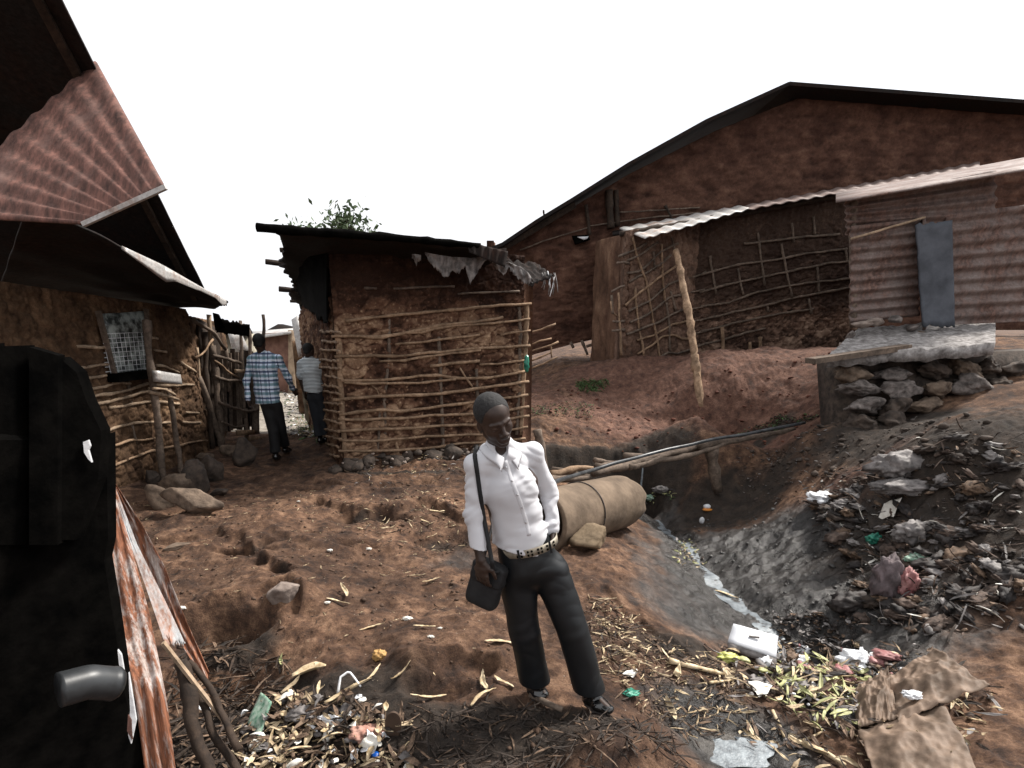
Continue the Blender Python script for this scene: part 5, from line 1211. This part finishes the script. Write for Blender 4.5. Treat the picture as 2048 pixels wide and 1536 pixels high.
# laces
for s in ('L', 'R'):
    pass
# shoulder bag
BAG = simple('black_canvas', (.005, .005, .006), (.014, .014, .015), 14, .75, .5, .003)
bgc = q(972, 1168, 2.52); bg_ = thing('shoulder_bag', 'black shoulder bag hanging at the boy\'s side under his hand', 'bag', bgc-[0, 0, .13])
Rb = rotm((0, 1, 0), math.radians(16))@rotm((0, 0, 1), math.radians(-28))
bm = bmesh.new(); bmesh.ops.create_cube(bm, size=1.0); bmesh.ops.subdivide_edges(bm, edges=bm.edges[:], cuts=9, use_grid_fill=True)
V = np.array([v.co for v in bm.verts]); F = [tuple(v.index for v in f.verts) for f in bm.faces]; bm.free()
W_ = V.copy(); r_ = (np.abs(V*2)**6).sum(1)**(1/6.); W_ = V/np.maximum(r_, .001)[:, None]*1.0
W_ = W_*np.array([.17, .075, .235]); W_ += .006*np.stack([perlin(W_[:, 0]*14, W_[:, 1]*14, W_[:, 2]*14+k*3) for k in range(3)], 1)
obj('bag_body', W_@Rb.T+bgc, F, BAG, bg_)
Fl = W_.copy(); Fl = Fl[:]*np.array([1.04, 1.12, .5])+np.array([0, -.002, .063]); obj('flap', Fl@Rb.T+bgc, F, BAG, bg_)
st = [hit(SB, u, v, .006) for u, v in resample([(948,902),(953,935),(960,985),(967,1030),(974,1075),(979,1105)], 24)]
st = [p for p in st if p is not None]
hd = BJ['wL']
st = [BJ['sL']+np.array([.02, .10, .03]), BJ['sL']+np.array([.0, .04, .078])]+st+[q(984, 1125, 2.40), q(986, 1145, 2.43), bgc+Rb@np.array([.07, -.01, .10])]
st = resample(st, 60); Gq = np.zeros((60, 2, 3))
for i in range(60):
    d = unit(st[min(i+1, 59)]-st[max(i-1, 0)]); s = unit(np.cross(d, [0, 1, 0.001])); Gq[i, 0] = st[i]-s*.010; Gq[i, 1] = st[i]+s*.010
V, F = slab(Gq, .003, (0, 1, 0)); obj('strap', V, F, BAG, bg_)
bk_ = resample([BJ['sL']+np.array([.02, .10, .03]), BJ['sL']+np.array([.03, .16, -.15]), q(985, 1050, 2.72), bgc+Rb@np.array([-.06, .02, .10])], 30)
obj('strap', *tube(bk_, .008, 6), BAG, bg_)

# ---- the man in the plaid shirt, seen from behind
fa, fb = G(553, 922), G(572, 908); Y0 = fa[1]
PJ = dict(head=q(519, 685, Y0-.02), f=(-.1, 1, -.12), u=(-.03, 0, 1), side=(1, -.12, .0), hs=1.02,
 neck=q(523, 706, Y0), chest=q(529, 735, Y0), waist=q(533, 778, Y0), pelvis=q(540, 805, Y0), hem=q(536, 806, Y0),
 sL=q(503, 720, Y0), eL=q(493, 762, Y0-.03), wL=q(496, 798, Y0-.12), sR=q(556, 718, Y0+.03), eR=q(577, 756, Y0+.10), wR=q(585, 778, Y0+.28),
 hL=q(535, 812, Y0), kL=q(547, 862, Y0-.02), hR=q(552, 812, Y0+.02), kR=q(562, 858, Y0+.15), aL=fa+[0, 0, .12], aR=fb+[0, 0, .12], tL=fa+[-.02, .16, .03], tR=fb+[.03, .16, .03],
 dL=((.05, .1, -1), (-1, 0, 0), (0, 1, 0), .7), dR=((.3, .6, -.8), (.8, -.6, 0), (-.3, .8, 0), .5), hemn=(.05, 0, -1), sr=1.12)
person(PJ, 'man seen from behind in a blue and green plaid shirt walking up the path', dict(skin=SKIN, hair=simple('black_hair', (.004, .004, .004), (.01, .009, .009), 60, .8, .5, .003), shirt=plaid(), trousers=simple('black_jeans', (.006, .006, .007), (.012, .012, .013), 8, .8), shoe=SHOE), 1.08, .010, False)
# ---- the man in the striped shirt
fa, fb = G(641, 889), G(653, 887); fb[1] = fa[1]+.02; Y0 = fa[1]
SJ = dict(head=q(618, 701, Y0), f=(.35, .9, -.15), u=(-.1, 0, 1), side=(1, -.1, .05), hs=.98,
 neck=q(616, 716, Y0), chest=q(621, 740, Y0), waist=q(627, 770, Y0), pelvis=q(631, 793, Y0), hem=q(628, 784, Y0),
 sL=q(602, 728, Y0), eL=q(601, 757, Y0), wL=q(609, 786, Y0), sR=q(637, 725, Y0), eR=q(649, 748, Y0+.04), wR=q(654, 770, Y0+.1),
 hL=q(625, 798, Y0), kL=q(634, 840, Y0), hR=q(639, 797, Y0), kR=q(647, 838, Y0+.03), aL=fa+[0, 0, .12], aR=fb+[0, .05, .12], tL=fa+[.0, .16, .03], tR=fb+[.05, .18, .03],
 dL=((.1, .1, -1), (-1, 0, 0), (0, 1, 0), .6), dR=((.3, .3, -.9), (.8, -.6, 0), (-.3, .8, 0), .5), hemn=(-.1, 0, -1), sr=1.0)
person(SJ, 'man in a thin-striped short-sleeved shirt walking away beside the hut', dict(skin=SKIN, hair=HAIR, shirt=stripes(), trousers=simple('dark_jeans', (.010, .012, .016), (.018, .021, .027), 8, .8), shoe=SHOE), 1.0, .010, False, short=True)
# ------------------------------------------------------------- litter
def leafstrip(c, d, L, w, curl, twist, n=9, th=.0025, seed=0, up=(0, 0, 1)):
    """a curling husk or leaf, pointed at both ends"""
    r2 = np.random.default_rng(seed); d = unit(d); s = unit(np.cross(d, up)); t = np.cross(s, d); Gq = np.zeros((n, 5, 3)); p = np.array(c, float); ph = 0
    for i in range(n):
        f = i/(n-1); ww = w*(math.sin(math.pi*min(1, f*.92+.06))**.7)
        a = twist*f; sa = s*math.cos(a)+t*math.sin(a); ta = -s*math.sin(a)+t*math.cos(a)
        for j in range(5):
            q = j/4-.5; Gq[i, j] = p+sa*q*ww+ta*(abs(q)*2)**2*ww*.28+r2.normal(0, .0012, 3)
        ph = curl*(f-.3); dd = d*math.cos(ph)+t*math.sin(ph); p = p+dd*L/(n-1)+s*L*.02*math.sin(f*5+seed)
    return slab(Gq, th, (0, 0, 1))
def mid(c, L, d): return np.array(c)-unit(d)*L*.4
def one(name, u, v, ang, L, w, mat, label, cat, curl=.5, tw=.5, lift=.015, group=None):
    g = G(u, v); d = np.array([math.cos(ang), math.sin(ang), 0.]); h0, h1 = H(*(g[:2]-d[:2]*L*.4)), H(*(g[:2]+d[:2]*L*.4)); d[2] = (h1-h0)/(L*.8)
    V, F = leafstrip(mid(g+[0, 0, lift], L, d), d, L, w, curl, tw, seed=int(u+v), n=12); return tag(obj(name, V, F, mat), label, cat, group)
GH = 'dry maize husks lying on the path'
one('maize_husk', 612, 1352, .03, .22, .10, HUSK, 'broad glossy straw-coloured husk lying flat on the path, lower left', 'husk', .25, .2, .02, GH)
one('maize_husk', 690, 1190, 2.1, .16, .03, HUSK, 'forked pale husk standing up in the middle of the bare path', 'husk', .9, .6, .03, GH)
one('maize_husk', 672, 1206, .35, .17, .028, HUSK, 'pale husk arm lying beside the forked upright one', 'husk', .3, .5, .02, GH)
one('maize_husk', 740, 1262, .45, .17, .018, HUSK, 'thin pale bent sliver in the middle of the path', 'husk', .5, .2, .02, GH)
one('maize_husk', 845, 1258, -.1, .15, .018, HUSK, 'thin curved husk sliver beside the torn scrap', 'husk', .5, .3, .02, GH)
one('maize_husk', 995, 1290, .03, .2, .025, HUSK, 'flat pale husk between the bag and the boy\'s rear shoe', 'husk', .15, .2, .015, GH)
one('maize_husk', 970, 1372, 1.8, .15, .035, HUSK, 'tall curled husk standing left of the boy\'s rear shoe', 'husk', .8, .9, .03, GH)
one('maize_husk', 962, 1405, .75, .18, .03, HUSK, 'husk tail curving below the tall curled one', 'husk', -.3, .5, .03, GH)
one('maize_husk', 1003, 1368, -.8, .15, .02, HUSK, 'narrow brown husk pointing at the boy\'s rear shoe', 'husk', .2, .3, .02, GH)
one('maize_husk', 745, 1355, 1.1, .14, .018, HUSK, 'straight pale sliver above the littered hollow', 'husk', .2, .2, .02, GH)
one('maize_husk', 800, 1350, .5, .15, .02, HUSK, 'crooked sliver near the top of the littered hollow', 'husk', .7, .6, .02, GH)
one('maize_husk', 850, 1400, .3, .2, .02, HUSK, 'long husk rib lying above the brown shoe sole', 'husk', .3, .3, .03, GH)
one('maize_husk', 690, 1412, .15, .30, .055, HUSK, 'large split husk on top of the rubbish heap, lower left', 'husk', .35, .5, .07, GH)
one('maize_husk', 565, 1330, 1.8, .09, .025, HUSKG, 'tiny yellowish husk tuft beside the broad glossy husk', 'husk', .9, .9, .03, GH)
one('maize_husk', 830, 1155, .3, .16, .012, STRAW, 'thin straw stalk left of the shoulder bag', 'husk', .3, .2, .02, GH)
one('maize_husk', 860, 1165, .35, .15, .02, HUSK, 'short pale sliver close to the shoulder bag', 'husk', .3, .2, .02, GH)
one('maize_husk', 870, 1030, -.7, .22, .04, HUSK, 'grey-tan husk sticking out of the bank behind the boy', 'husk', .3, .4, .04, GH)
one('maize_husk', 850, 1050, -.9, .2, .03, HUSK, 'dull husk hanging on the dark bank left of the boy', 'husk', .4, .7, .04, GH)
one('maize_husk', 1448, 1190, -.75, .26, .04, HUSK, 'brown leaf lying beside the trickle of grey water', 'husk', .2, .3, .02, GH)
one('maize_husk', 1340, 1432, 1.9, .15, .04, HUSK, 'white-edged curled husk below the boy\'s front shoe, to its right', 'husk', 1.6, .5, .04, GH)
V, F = stick([G(795, 1402, .05), G(800, 1378, .12), G(822, 1368, .13), G(852, 1392, .05)], .008, .006, jit=.004, seg=.02); V, F = stick([G(676, 1402, .04), G(682, 1384, .09), G(700, 1376, .11), G(722, 1391, .06)], .008, .006, jit=.004, seg=.02)
tag(obj('bent_stalk', V, F, WHITEP), 'white hooked stalk arching over the rubbish heap, lower left', 'stalk')
# scattered scraps of paper and plastic
def scrap(name, u, v, s, mat, label, cat, seed, lift=.3, flat=.45, rz=0.0, freq=2.2, amp=.45, group=None):
    g = G(u, v); V, F = crumple(g+[0, 0, s[2]*lift], s, 4, amp, seed, rotm((0, 0, 1), rz), freq); return tag(obj(name, V, F, mat), label, cat, group)
scrap('plastic_bag', 1712, 1338, (.13, .09, .075), WHITEP, 'large white plastic bag on top of the heap, lower right', 'bag', 11, .8)
scrap('plastic_bag', 1590, 1330, (.09, .05, .05), WHITEP, 'small white bag with pink print right of the grey tray', 'bag', 12, .8)
scrap('plastic_bag', 1600, 1388, (.10, .05, .04), GREYP, 'crumpled clear grey bag in front of the green husks', 'bag', 13, .9)
scrap('plastic_bag', 1512, 1370, (.08, .04, .03), GREYP, 'thin clear plastic film below the grey tray', 'bag', 14, .9)
scrap('plastic_bag', 1640, 1005, (.13, .10, .07), WHITEP, 'white rag draped at the top of the rubbish slope', 'bag', 15, .7)
scrap('plastic_bag', 1690, 1015, (.14, .07, .05), GREYP, 'grey-white torn plastic beside the draped white rag', 'bag', 16, .7)
scrap('plastic_bag', 1800, 945, (.28, .12, .12), GREYP, 'large grey bag near the top of the right bank', 'bag', 17, .6)
scrap('plastic_bag', 1815, 985, (.30, .12, .07), GREYP, 'flattened grey sheet below the large grey bag', 'bag', 18, .7)
scrap('plastic_bag', 1825, 1080, (.17, .1, .1), GREYP, 'shiny grey crumpled bag at the right edge of the slope', 'bag', 19, .7)
scrap('plastic_bag', 1748, 1085, (.07, .05, .05), GREENP, 'dark green plastic scrap in the middle of the rubbish slope', 'bag', 20, .7)
scrap('plastic_bag', 1835, 1125, (.10, .06, .04), PGREEN, 'green and white printed wrapper on the right slope', 'wrapper', 21, .8)
scrap('plastic_bag', 1700, 1220, (.16, .1, .09), DARKP, 'glossy black bag at the foot of the right slope', 'bag', 22, .6)
scrap('old_sack', 1770, 1190, (.12, .09, .2), simple('purple_grey_sack', (.05, .04, .042), (.17, .13, .135), 8, .8, .8, .01), 'purplish-grey sack slumped on the right slope', 'sack', 23, .6)
scrap('pink_rag', 1815, 1185, (.07, .05, .12), PINKP, 'dirty pink rag hanging at the right edge of the slope', 'rag', 24, .6)
def paperbag(name, pts, label, seed, amp=.05):
    c = [G(u, v)+[0, 0, l] for u, v, l in pts]; Gq = bilin(*c, 60, 50); i, j = np.meshgrid(np.linspace(0, 1, 60), np.linspace(0, 1, 50), indexing='ij')
    f1, f2, cc = worley(i*4+seed, j*3.2, seed); g1, g2, c2 = worley(i*9+seed, j*8, seed+2)
    Gq[..., 2] += amp*(1.3*np.sin(math.pi*i)*np.sin(math.pi*j)+1.0*f1+.35*g1); V, F = slab(Gq, .004, (0, 0, 1)); return tag(obj(name, V, F, BROWNP, None, False), label, 'bag')
paperbag('paper_bag', [(1762,1400,.10),(1850,1370,.22),(1960,1440,.2),(1790,1470,.04)], 'big crumpled brown paper bag in the lower right corner', 3, .07)
paperbag('paper_bag', [(1700,1400,.04),(1765,1385,.16),(1790,1465,.05),(1712,1470,.02)], 'brown paper flap left of the big crumpled bag', 5, .06)
paperbag('cardboard', [(1712,1478,.03),(1880,1450,.10),(1960,1600,.06),(1760,1600,.02)], 'flattened brown cardboard below the big paper bag', 7, .05)
scrap('paper', 1812, 1446, (.05, .03, .02), WHITEP, 'white paper scrap resting on the big brown paper bag', 'paper', 27, 9.5)
scrap('plastic_cup', 1403, 1047, (.035, .03, .05), WHITEP, 'small white container lying on the dark gully slope', 'container', 28, .9, amp=.1)
g = G(1414, 1024); w_ = thing('wrapper', 'small white wrapper with an orange band above the white container', 'wrapper', g)
obj('wrapper_top', *crumple(g+[0, .02, .075], (.05, .035, .035), 3, .2, 5), WHITEP, w_); obj('orange_band', *crumple(g+[0, 0, .035], (.068, .04, .022), 3, .12, 6), simple('orange', (.5, .16, .02), (.7, .3, .05), 9, .5), w_)
scrap('yellow_wrapper', 1455, 1322, (.07, .04, .03), simple('yellow_green', (.35, .36, .08), (.55, .55, .2), 9, .5), 'yellow-green wrapper at the left corner of the grey tray', 'wrapper', 29, .8)
scrap('torn_husk', 760, 1318, (.04, .03, .03), simple('orange_peel', (.3, .17, .05), (.5, .3, .12), 9, .7), 'orange-brown peel on the path below the middle', 'peel', 30, .8)
scrap('pink_rag', 735, 1482, (.085, .05, .03), simple('salmon_scrap', (.32, .16, .12), (.5, .3, .24), 20, .8), 'salmon pink scrap on the heap beside the shoe sole', 'rag', 31, 1.6)
scrap('bottle_cap', 752, 1526, (.022, .022, .015), simple('blue_plastic', (.0, .06, .3), (.01, .1, .45), 9, .3), 'bright blue cap at the bottom edge of the photo', 'cap', 32, 2.5, amp=.05)
scrap('plastic_bag', 600, 1440, (.08, .05, .03), GREYP, 'grey-white film in the middle of the left heap', 'bag', 33, 1.2)
scrap('plastic_bag', 660, 1455, (.07, .03, .03), WHITEP, 'white shred below the large split husk', 'bag', 34, 1.2)
scrap('plastic_bag', 520, 1505, (.04, .03, .03), PAPER, 'cream crumpled scrap at the bottom left of the heap', 'bag', 35, 1.5)
scrap('green_rag', 1258, 1388, (.05, .03, .01), GREENP, 'faint green scrap on the mud right of the boy', 'rag', 36, .6)
scrap('green_rag', 1300, 1000, (.09, .06, .04), PGREEN, 'green-yellow litter right of the mouth of the clay pipe', 'rag', 37, .8)
scrap('plastic_bag', 1322, 985, (.12, .06, .05), GREYP, 'blue-grey bag lying above the trickle', 'bag', 38, .8)
for i, (u, v, s, lab) in enumerate([(660,1103,.03,'white scrap on the left of the middle path'),(597,1004,.022,'small white speck of paper high on the path'),(738,1100,.03,'white paper bit near the middle hollow'),(365,1218,.03,'pale bits beside the leaning sheets'),(815,1240,.04,'pinkish torn scrap on the path left of the bag'),(862,1275,.025,'tan stub right of the thin curved sliver'),(655,1208,.025,'white stub at the foot of the forked husk'),(880,1258,.02,'cream crumb near the tan stub')]):
    scrap('paper_scrap', u, v, (s*.75, s*.4, s*.3), PAPER, lab, 'scrap', 50+i, .9, group='pale scraps on the path')
# paper squares and cartons
def card(name, pts, th, mat, label, cat, lift=.03, bend=.02, seed=0):
    c = [G(u, v, l) for u, v, l in pts]; Gq = bilin(c[0], c[1], c[2], c[3], 12, 10); i, j = np.meshgrid(np.linspace(0, 2, 12), np.linspace(0, 2, 10), indexing='ij'); Gq[..., 2] += bend*perlin(i+seed, j, .5)
    V, F = slab(Gq, th, (0, 0, 1)); return tag(obj(name, V, F, mat), label, cat)
card('carton', [(497,1462,.06),(527,1425,.14),(548,1440,.12),(520,1490,.05)], .012, PGREEN, 'faded green carton on the left of the rubbish heap', 'carton', bend=.01)
card('paper', [(722,1518,.09),(742,1500,.11),(764,1512,.09),(744,1532,.07)], .003, PAPER, 'square cream paper beside the bright blue cap', 'paper')
card('paper', [(1494,1375,.05),(1546,1382,.06),(1530,1405,.05),(1512,1400,.04)], .004, PAPER, 'open cream paper on the mud left of the green husks', 'paper', bend=.03)
card('paper', [(1765,1022,.08),(1800,1015,.12),(1785,1045,.06),(1755,1045,.05)], .004, PAPER, 'mint-white paper on the upper right slope', 'paper', bend=.03)
card('cardboard', [(1345,1355,.03),(1358,1338,.05),(1362,1360,.04),(1352,1362,.03)], .004, HUSK, 'small tan card on the littered mud slope', 'card')
card('paper', [(1244,1352,.02),(1268,1345,.03),(1278,1353,.03),(1262,1360,.02)], .003, PAPER, 'cream scrap right of the boy\'s front trouser leg', 'paper')
# grey tray
g = G(1500, 1330); tr = thing('tray', 'pale grey box lid lying tilted on the rubbish, lower right', 'tray', g)
c = [G(1500, 1325)+np.array(o)+[0, .06, 0] for o in ((-.06, .16, .20), (.25, .06, .15), (.17, -.10, .07), (-.15, .02, .13))]
GT = simple('grey_tray_plastic', (.42, .43, .46), (.58, .59, .62), 5, .4, .1, .002)
V, F = slab(bilin(c[0], c[1], c[2], c[3], 6, 6), .02, (0, 0, 1)); obj('lid', V, F, GT, tr, False)
V, F = slab(bilin(c[3]+[0, -.004, -.012], c[2]+[0, -.004, -.012], c[2]+[.0, -.03, -.06], c[3]+[0, -.03, -.06], 6, 3), .015, (0, -1, 0)); obj('rim', V, F, GREYP, tr, False)
mm_ = c[0]*.3+c[1]*.3+c[2]*.2+c[3]*.2; obj('latch', *beam(mm_+[-.04, 0, .008], mm_+[.03, -.02, .008], .012, .012), GREYP, tr, False)
# shoe sole standing in the heap
so = at_y(790, 1452, 2.52)+[0, -.05, .03]; n = 40; prof = []
for i in range(n):
    a = 2*math.pi*i/n; w = .042*(1+.18*math.sin(a)); prof.append(so+np.array([w*math.cos(a)+.008*math.sin(a), -.012*math.sin(a), .10*math.sin(a)]))
tag(polyslab(prof, .012, 'shoe_sole', simple('brown_sole', (.05, .03, .02), (.09, .055, .035), 8, .8), None, (0, 1, .1)), 'brown worn shoe sole standing upright in the rubbish', 'shoe sole')
# maize stalks right
for P, r, lab in [([(1340,1328),(1400,1345),(1448,1356)], .018, 'long straw-coloured cane left of the open cream paper'), ([(1420,1370),(1455,1368),(1475,1362)], .01, 'short thin stalk below the long cane'), ([(1605,1495),(1650,1515),(1690,1540)], .02, 'thick pale stalk in the dark mud at the bottom right'), ([(1600,1490),(1625,1478),(1642,1467)], .009, 'thin stick crossing the thick pale stalk'), ([(1543,1430),(1560,1460),(1568,1482)], .012, 'brown stick pointing down beside the puddle'),([(1065,1400),(1090,1415),(1125,1432)], .022, 'flat broken branch under the boy\'s rear shoe')]:
    V, F = stick([G(u, v, r*.8+.01) for u, v in P], r, r*.6, jit=.008, seg=.03); tag(obj('stalk', V, F, HUSK if r < .021 else WOODM), lab, 'stalk', 'stalks in the mud')
V, F = stick([G(1430, 1172, .03), G(1455, 1195, .03)], .01, jit=.004)
# heaps nobody could count
def inpoly(P, n):
    P = np.array(P, float); out = []; lo, hi = P.min(0), P.max(0)
    while len(out) < n:
        p = rng.uniform(lo, hi, (n, 2)); ins = np.zeros(n, bool); j = len(P)-1
        for i in range(len(P)):
            a, b = P[i], P[j]; c = ((a[1] > p[:, 1]) != (b[1] > p[:, 1])) & (p[:, 0] < (b[0]-a[0])*(p[:, 1]-a[1])/(b[1]-a[1]+1e-9)+a[0]); ins ^= c; j = i
        out += list(p[ins])
    return np.array(out[:n])
def gpoly(L_): return [G(u, v)[:2] for u, v in L_]
def heap(name, poly, n, Lr, Wr, mats, seed, lift=(0, .05), steep=.5, curl=1.2):
    P = inpoly(gpoly(poly), n); r2 = np.random.default_rng(seed); bins = [[[], [], 0] for _ in mats]
    for k, p in enumerate(P):
        a = r2.uniform(0, 6.28); L = r2.uniform(*Lr); w = r2.uniform(*Wr); d = np.array([math.cos(a), math.sin(a), r2.uniform(-steep, steep)])
        z = float(H(*p))+r2.uniform(*lift); V, F = leafstrip([*p, z], d, L, w, r2.uniform(-curl, curl), r2.uniform(-1.5, 1.5), 6, .002, seed=k)
        b = bins[int(r2.integers(0, len(mats)))] if mats else None
        b[0].append(V); b[1].append(np.asarray(F)+b[2]); b[2] += len(V)
    V = np.concatenate([np.concatenate(b[0]) for b in bins if b[0]]); Fs = []; mi = []; off = 0
    for q, b in enumerate(bins):
        if b[0]:
            f = np.concatenate(b[1])+off; Fs.append(f); mi.append(np.full(len(f), q)); off += b[2]
    o = obj(name, V, np.concatenate(Fs), list(mats)); o['kind'] = 'stuff'
    mi = np.concatenate(mi).astype(np.int32)
    if len(mi) == len(o.data.polygons): o.data.polygons.foreach_set('material_index', mi)
    return o
DK = simple('dark_litter', (.012, .009, .007), (.06, .042, .032), 20, .85); 
EARTHC = simple('earthy_chips', (.05, .033, .022), (.22, .15, .1), 14, .85)
LH = [(490,1440),(560,1405),(640,1400),(700,1400),(760,1430),(800,1470),(820,1536),(780,1640),(480,1640),(470,1500)]
heap('husk_litter', LH, 700, (.05, .15), (.01, .032), [HUSKD, HUSKD, HUSK, DK, EARTHC, HUSKD, STRAW], 1, (0, .08), .6)
heap('rag_litter', LH, 120, (.03, .09), (.02, .05), [WHITEP, PAPER, GREYP, HUSK], 2, (.01, .09), .6)
heap('root_litter', [(380,1290),(560,1320),(600,1400),(480,1440),(520,1640),(330,1640),(330,1400)], 520, (.06, .22), (.006, .02), [DK, HUSKD, WOODD], 3, (0, .05), .3, .5)
heap('straw_litter', [(800,1430),(1000,1400),(1200,1440),(1350,1480),(1350,1640),(780,1640)], 620, (.04, .16), (.004, .012), [DK, HUSKD, DK, DK], 4, (0, .012), .08, .5)
heap('straw_litter', [(1170,1200),(1230,1210),(1330,1290),(1440,1330),(1500,1400),(1450,1470),(1330,1460),(1230,1380),(1170,1300)], 900, (.02, .13), (.003, .014), [DK, HUSKD, HUSKD, STRAW, DK, HUSK, EARTHC], 5, (0, .025), .12, .7)
heap('green_husk_litter', [(1590,1350),(1650,1330),(1720,1350),(1740,1400),(1700,1470),(1620,1460),(1560,1410),(1540,1360)], 260, (.06, .2), (.010, .034), [HUSKG, HUSKG, HUSK, STRAW, HUSKD, HUSKG, GREYP], 6, (.01, .11), .5, 1.0)
heap('husk_litter', [(1440,1300),(1560,1290),(1700,1290),(1850,1300),(2000,1400),(1900,1640),(1550,1640),(1480,1480),(1430,1380)], 820, (.04, .16), (.008, .03), [HUSKD, HUSK, DK, STRAW, HUSKD, GREYP, DK], 7, (0, .06), .5)
def ragheap(name, poly, n, sr, mats_, seed, lift=.03):
    P = inpoly(gpoly(poly), n); r2 = np.random.default_rng(seed); Vs = []; Fs = []; mi = []; off = 0
    for k, p in enumerate(P):
        s = sr[0]*(sr[1]/sr[0])**(r2.random()**1.6); rot = rotm((0, 0, 1), r2.uniform(0, 6))@rotm((0, 1, 0), r2.uniform(-.6, .6))
        V, F = crumple([*p, float(H(*p))+r2.uniform(0, lift)], (s, s*r2.uniform(.35, .8), s*r2.uniform(.2, .5)), 2 if s < .05 else 3, .7, seed*7+k*1.37, rot, r2.uniform(1.6, 3))
        q = r2.integers(0, len(mats_)); Vs.append(V); Fs.append(np.array(F)+off); mi.append(np.full(len(F), q)); off += len(V)
    o = obj(name, np.concatenate(Vs), np.concatenate(Fs), list(mats_), None, True); o['kind'] = 'stuff'; mi = np.concatenate(mi).astype(np.int32)
    if len(mi) == len(o.data.polygons): o.data.polygons.foreach_set('material_index', mi)
    return o
EARTHR = simple('muddy_rag', (.03, .021, .017), (.13, .09, .07), 14, .85, .9, .01); SL = [(1620,990),(1700,960),(1850,880),(2050,900),(2050,1260),(1850,1280),(1720,1260),(1700,1130),(1640,1060)]
ragheap('slope_litter', SL, 420, (.02, .12), [EARTHR, EARTHR, DARKP, DARKP, HUSKD, EARTHR, GREYP, DK, DARKP], 8, .04)
heap('slope_shreds', SL, 650, (.04, .22), (.004, .02), [DARKP, DK, GREYP, HUSKD, EARTHR, DK, EARTHR, DK, PAPER, DARKP], 8, (0.01, .09), .8)
ragheap('heap_rags', [(1480,1330),(1600,1290),(1840,1320),(1900,1450),(1700,1420),(1560,1420)], 230, (.015, .075), [GREYP, WHITEP, EARTHR, HUSKD, HUSKG, DARKP, GREYP, PINKP], 41, .08)
ragheap('heap_rags', LH, 90, (.012, .05), [GREYP, PAPER, EARTHR, HUSKD, HUSK, DARKP], 42, .07)
heap('slope_litter', [(1460,930),(1560,900),(1700,880),(1700,990),(1600,1010),(1500,1000)], 300, (.02, .09), (.008, .03), [DK, HUSKD, EARTHR, GREYP], 9, (0, .03), .6)
heap('gully_litter', [(1340,1090),(1370,1080),(1410,1120),(1400,1145),(1360,1130)], 110, (.02, .07), (.01, .03), [HUSKG, HUSK, DK, GREYP], 10, (0, .04), .5)
heap('gully_litter', [(1280,985),(1340,980),(1345,1000),(1300,1010)], 70, (.03, .09), (.01, .03), [LEAF, HUSKG, GREYP, DARKP], 11, (0, .05), .5)
heap('gully_litter', [(1540,1230),(1640,1230),(1720,1260),(1700,1310),(1560,1300)], 260, (.03, .1), (.012, .04), [DK, DARKP, HUSKD, GREYP], 12, (0, .05), .5)
heap('bank_litter', [(690,1010),(900,985),(935,1040),(930,1110),(820,1110),(720,1060)], 220, (.03, .12), (.004, .014), [DK, HUSKD, STRAW, HUSK], 13, (0, .02), .5)
heap('path_straw', [(240,1000),(900,960),(1000,1300),(860,1380),(520,1330),(300,1150)], 520, (.015, .07), (.002, .006), [STRAW, HUSKD, HUSK, DK], 14, (0, .006), .1, .4)
heap('hut_foot_litter', [(690,930),(960,910),(970,960),(700,975)], 200, (.02, .1), (.006, .02), [DK, HUSKD, HUSK, GREYP], 15, (0, .08), .5)
heap('weeds', [(1150,765),(1215,758),(1215,778),(1160,785)], 420, (.03, .09), (.01, .025), [LEAF], 16, (0, .05), .8)
heap('weeds', [(1060,815),(1190,815),(1190,835),(1060,835)], 260, (.02, .07), (.01, .02), [LEAF, DK], 17, (0, .04), .8)
heap('weeds', [(1460,870),(1560,830),(1660,825),(1600,850),(1500,875)], 500, (.02, .08), (.01, .025), [LEAF, DK, DK], 18, (0, .05), .8)
heap('alley_litter', [(566,780),(640,790),(640,885),(566,880)], 300, (.05, .2), (.02, .07), [WHITEP, GREYP, LEAF, PAPER, DARKP], 19, (0, .08), .5)
heap('weeds', [(590,840),(640,840),(640,880),(600,880)], 260, (.03, .1), (.01, .03), [LEAF, STRAW], 20, (0, .12), .9)
# clods and grit on the earth
def grit(name, poly, n, sr, mats_, seed, sub=1):
    P = inpoly(gpoly(poly), n); r2 = np.random.default_rng(seed); VV = []; FF = []; off = 0
    for k, p in enumerate(P):
        s = sr[0]*(sr[1]/sr[0])**(r2.random()**2.2); V, F = rock([*p, float(H(*p))+s*.25], (s*r2.uniform(.8, 1.5), s, s*r2.uniform(.5, .8)), seed*1000+k, sub)
        VV.append(V); FF += [tuple(i+off for i in f) for f in F]; off += len(V)
    o = obj(name, np.concatenate(VV), FF, mats_); o['kind'] = 'stuff'; return o
grit('clods', [(240,1000),(900,960),(1050,1300),(1250,1536),(800,1640),(450,1400),(300,1150)], 1700, (.003, .026), m_wood('clod_earth', (.035, .02, .014), (.12, .075, .05)), 31)
grit('grit', [(240,1000),(900,960),(1300,1250),(1400,1536),(800,1640),(450,1400),(300,1150)], 1300, (.0015, .007), GRIT, 32)
grit('gully_gravel', [(1350,1060),(1500,1000),(1700,1080),(1700,1240),(1560,1250),(1420,1130)], 380, (.005, .035), simple('wet_stone', (.02, .02, .02), (.10, .095, .09), 20, .45, .8, .006), 33)
grit('slope_clods', [(1100,780),(1500,740),(1680,700),(1700,800),(1400,880),(1100,860)], 400, (.01, .06), m_wood('red_clod', (.05, .018, .012), (.16, .06, .038)), 34)
grit('bank_stones', [(1500,900),(1700,820),(2000,860),(2000,1000),(1600,980)], 300, (.012, .07), ROCKD, 35)
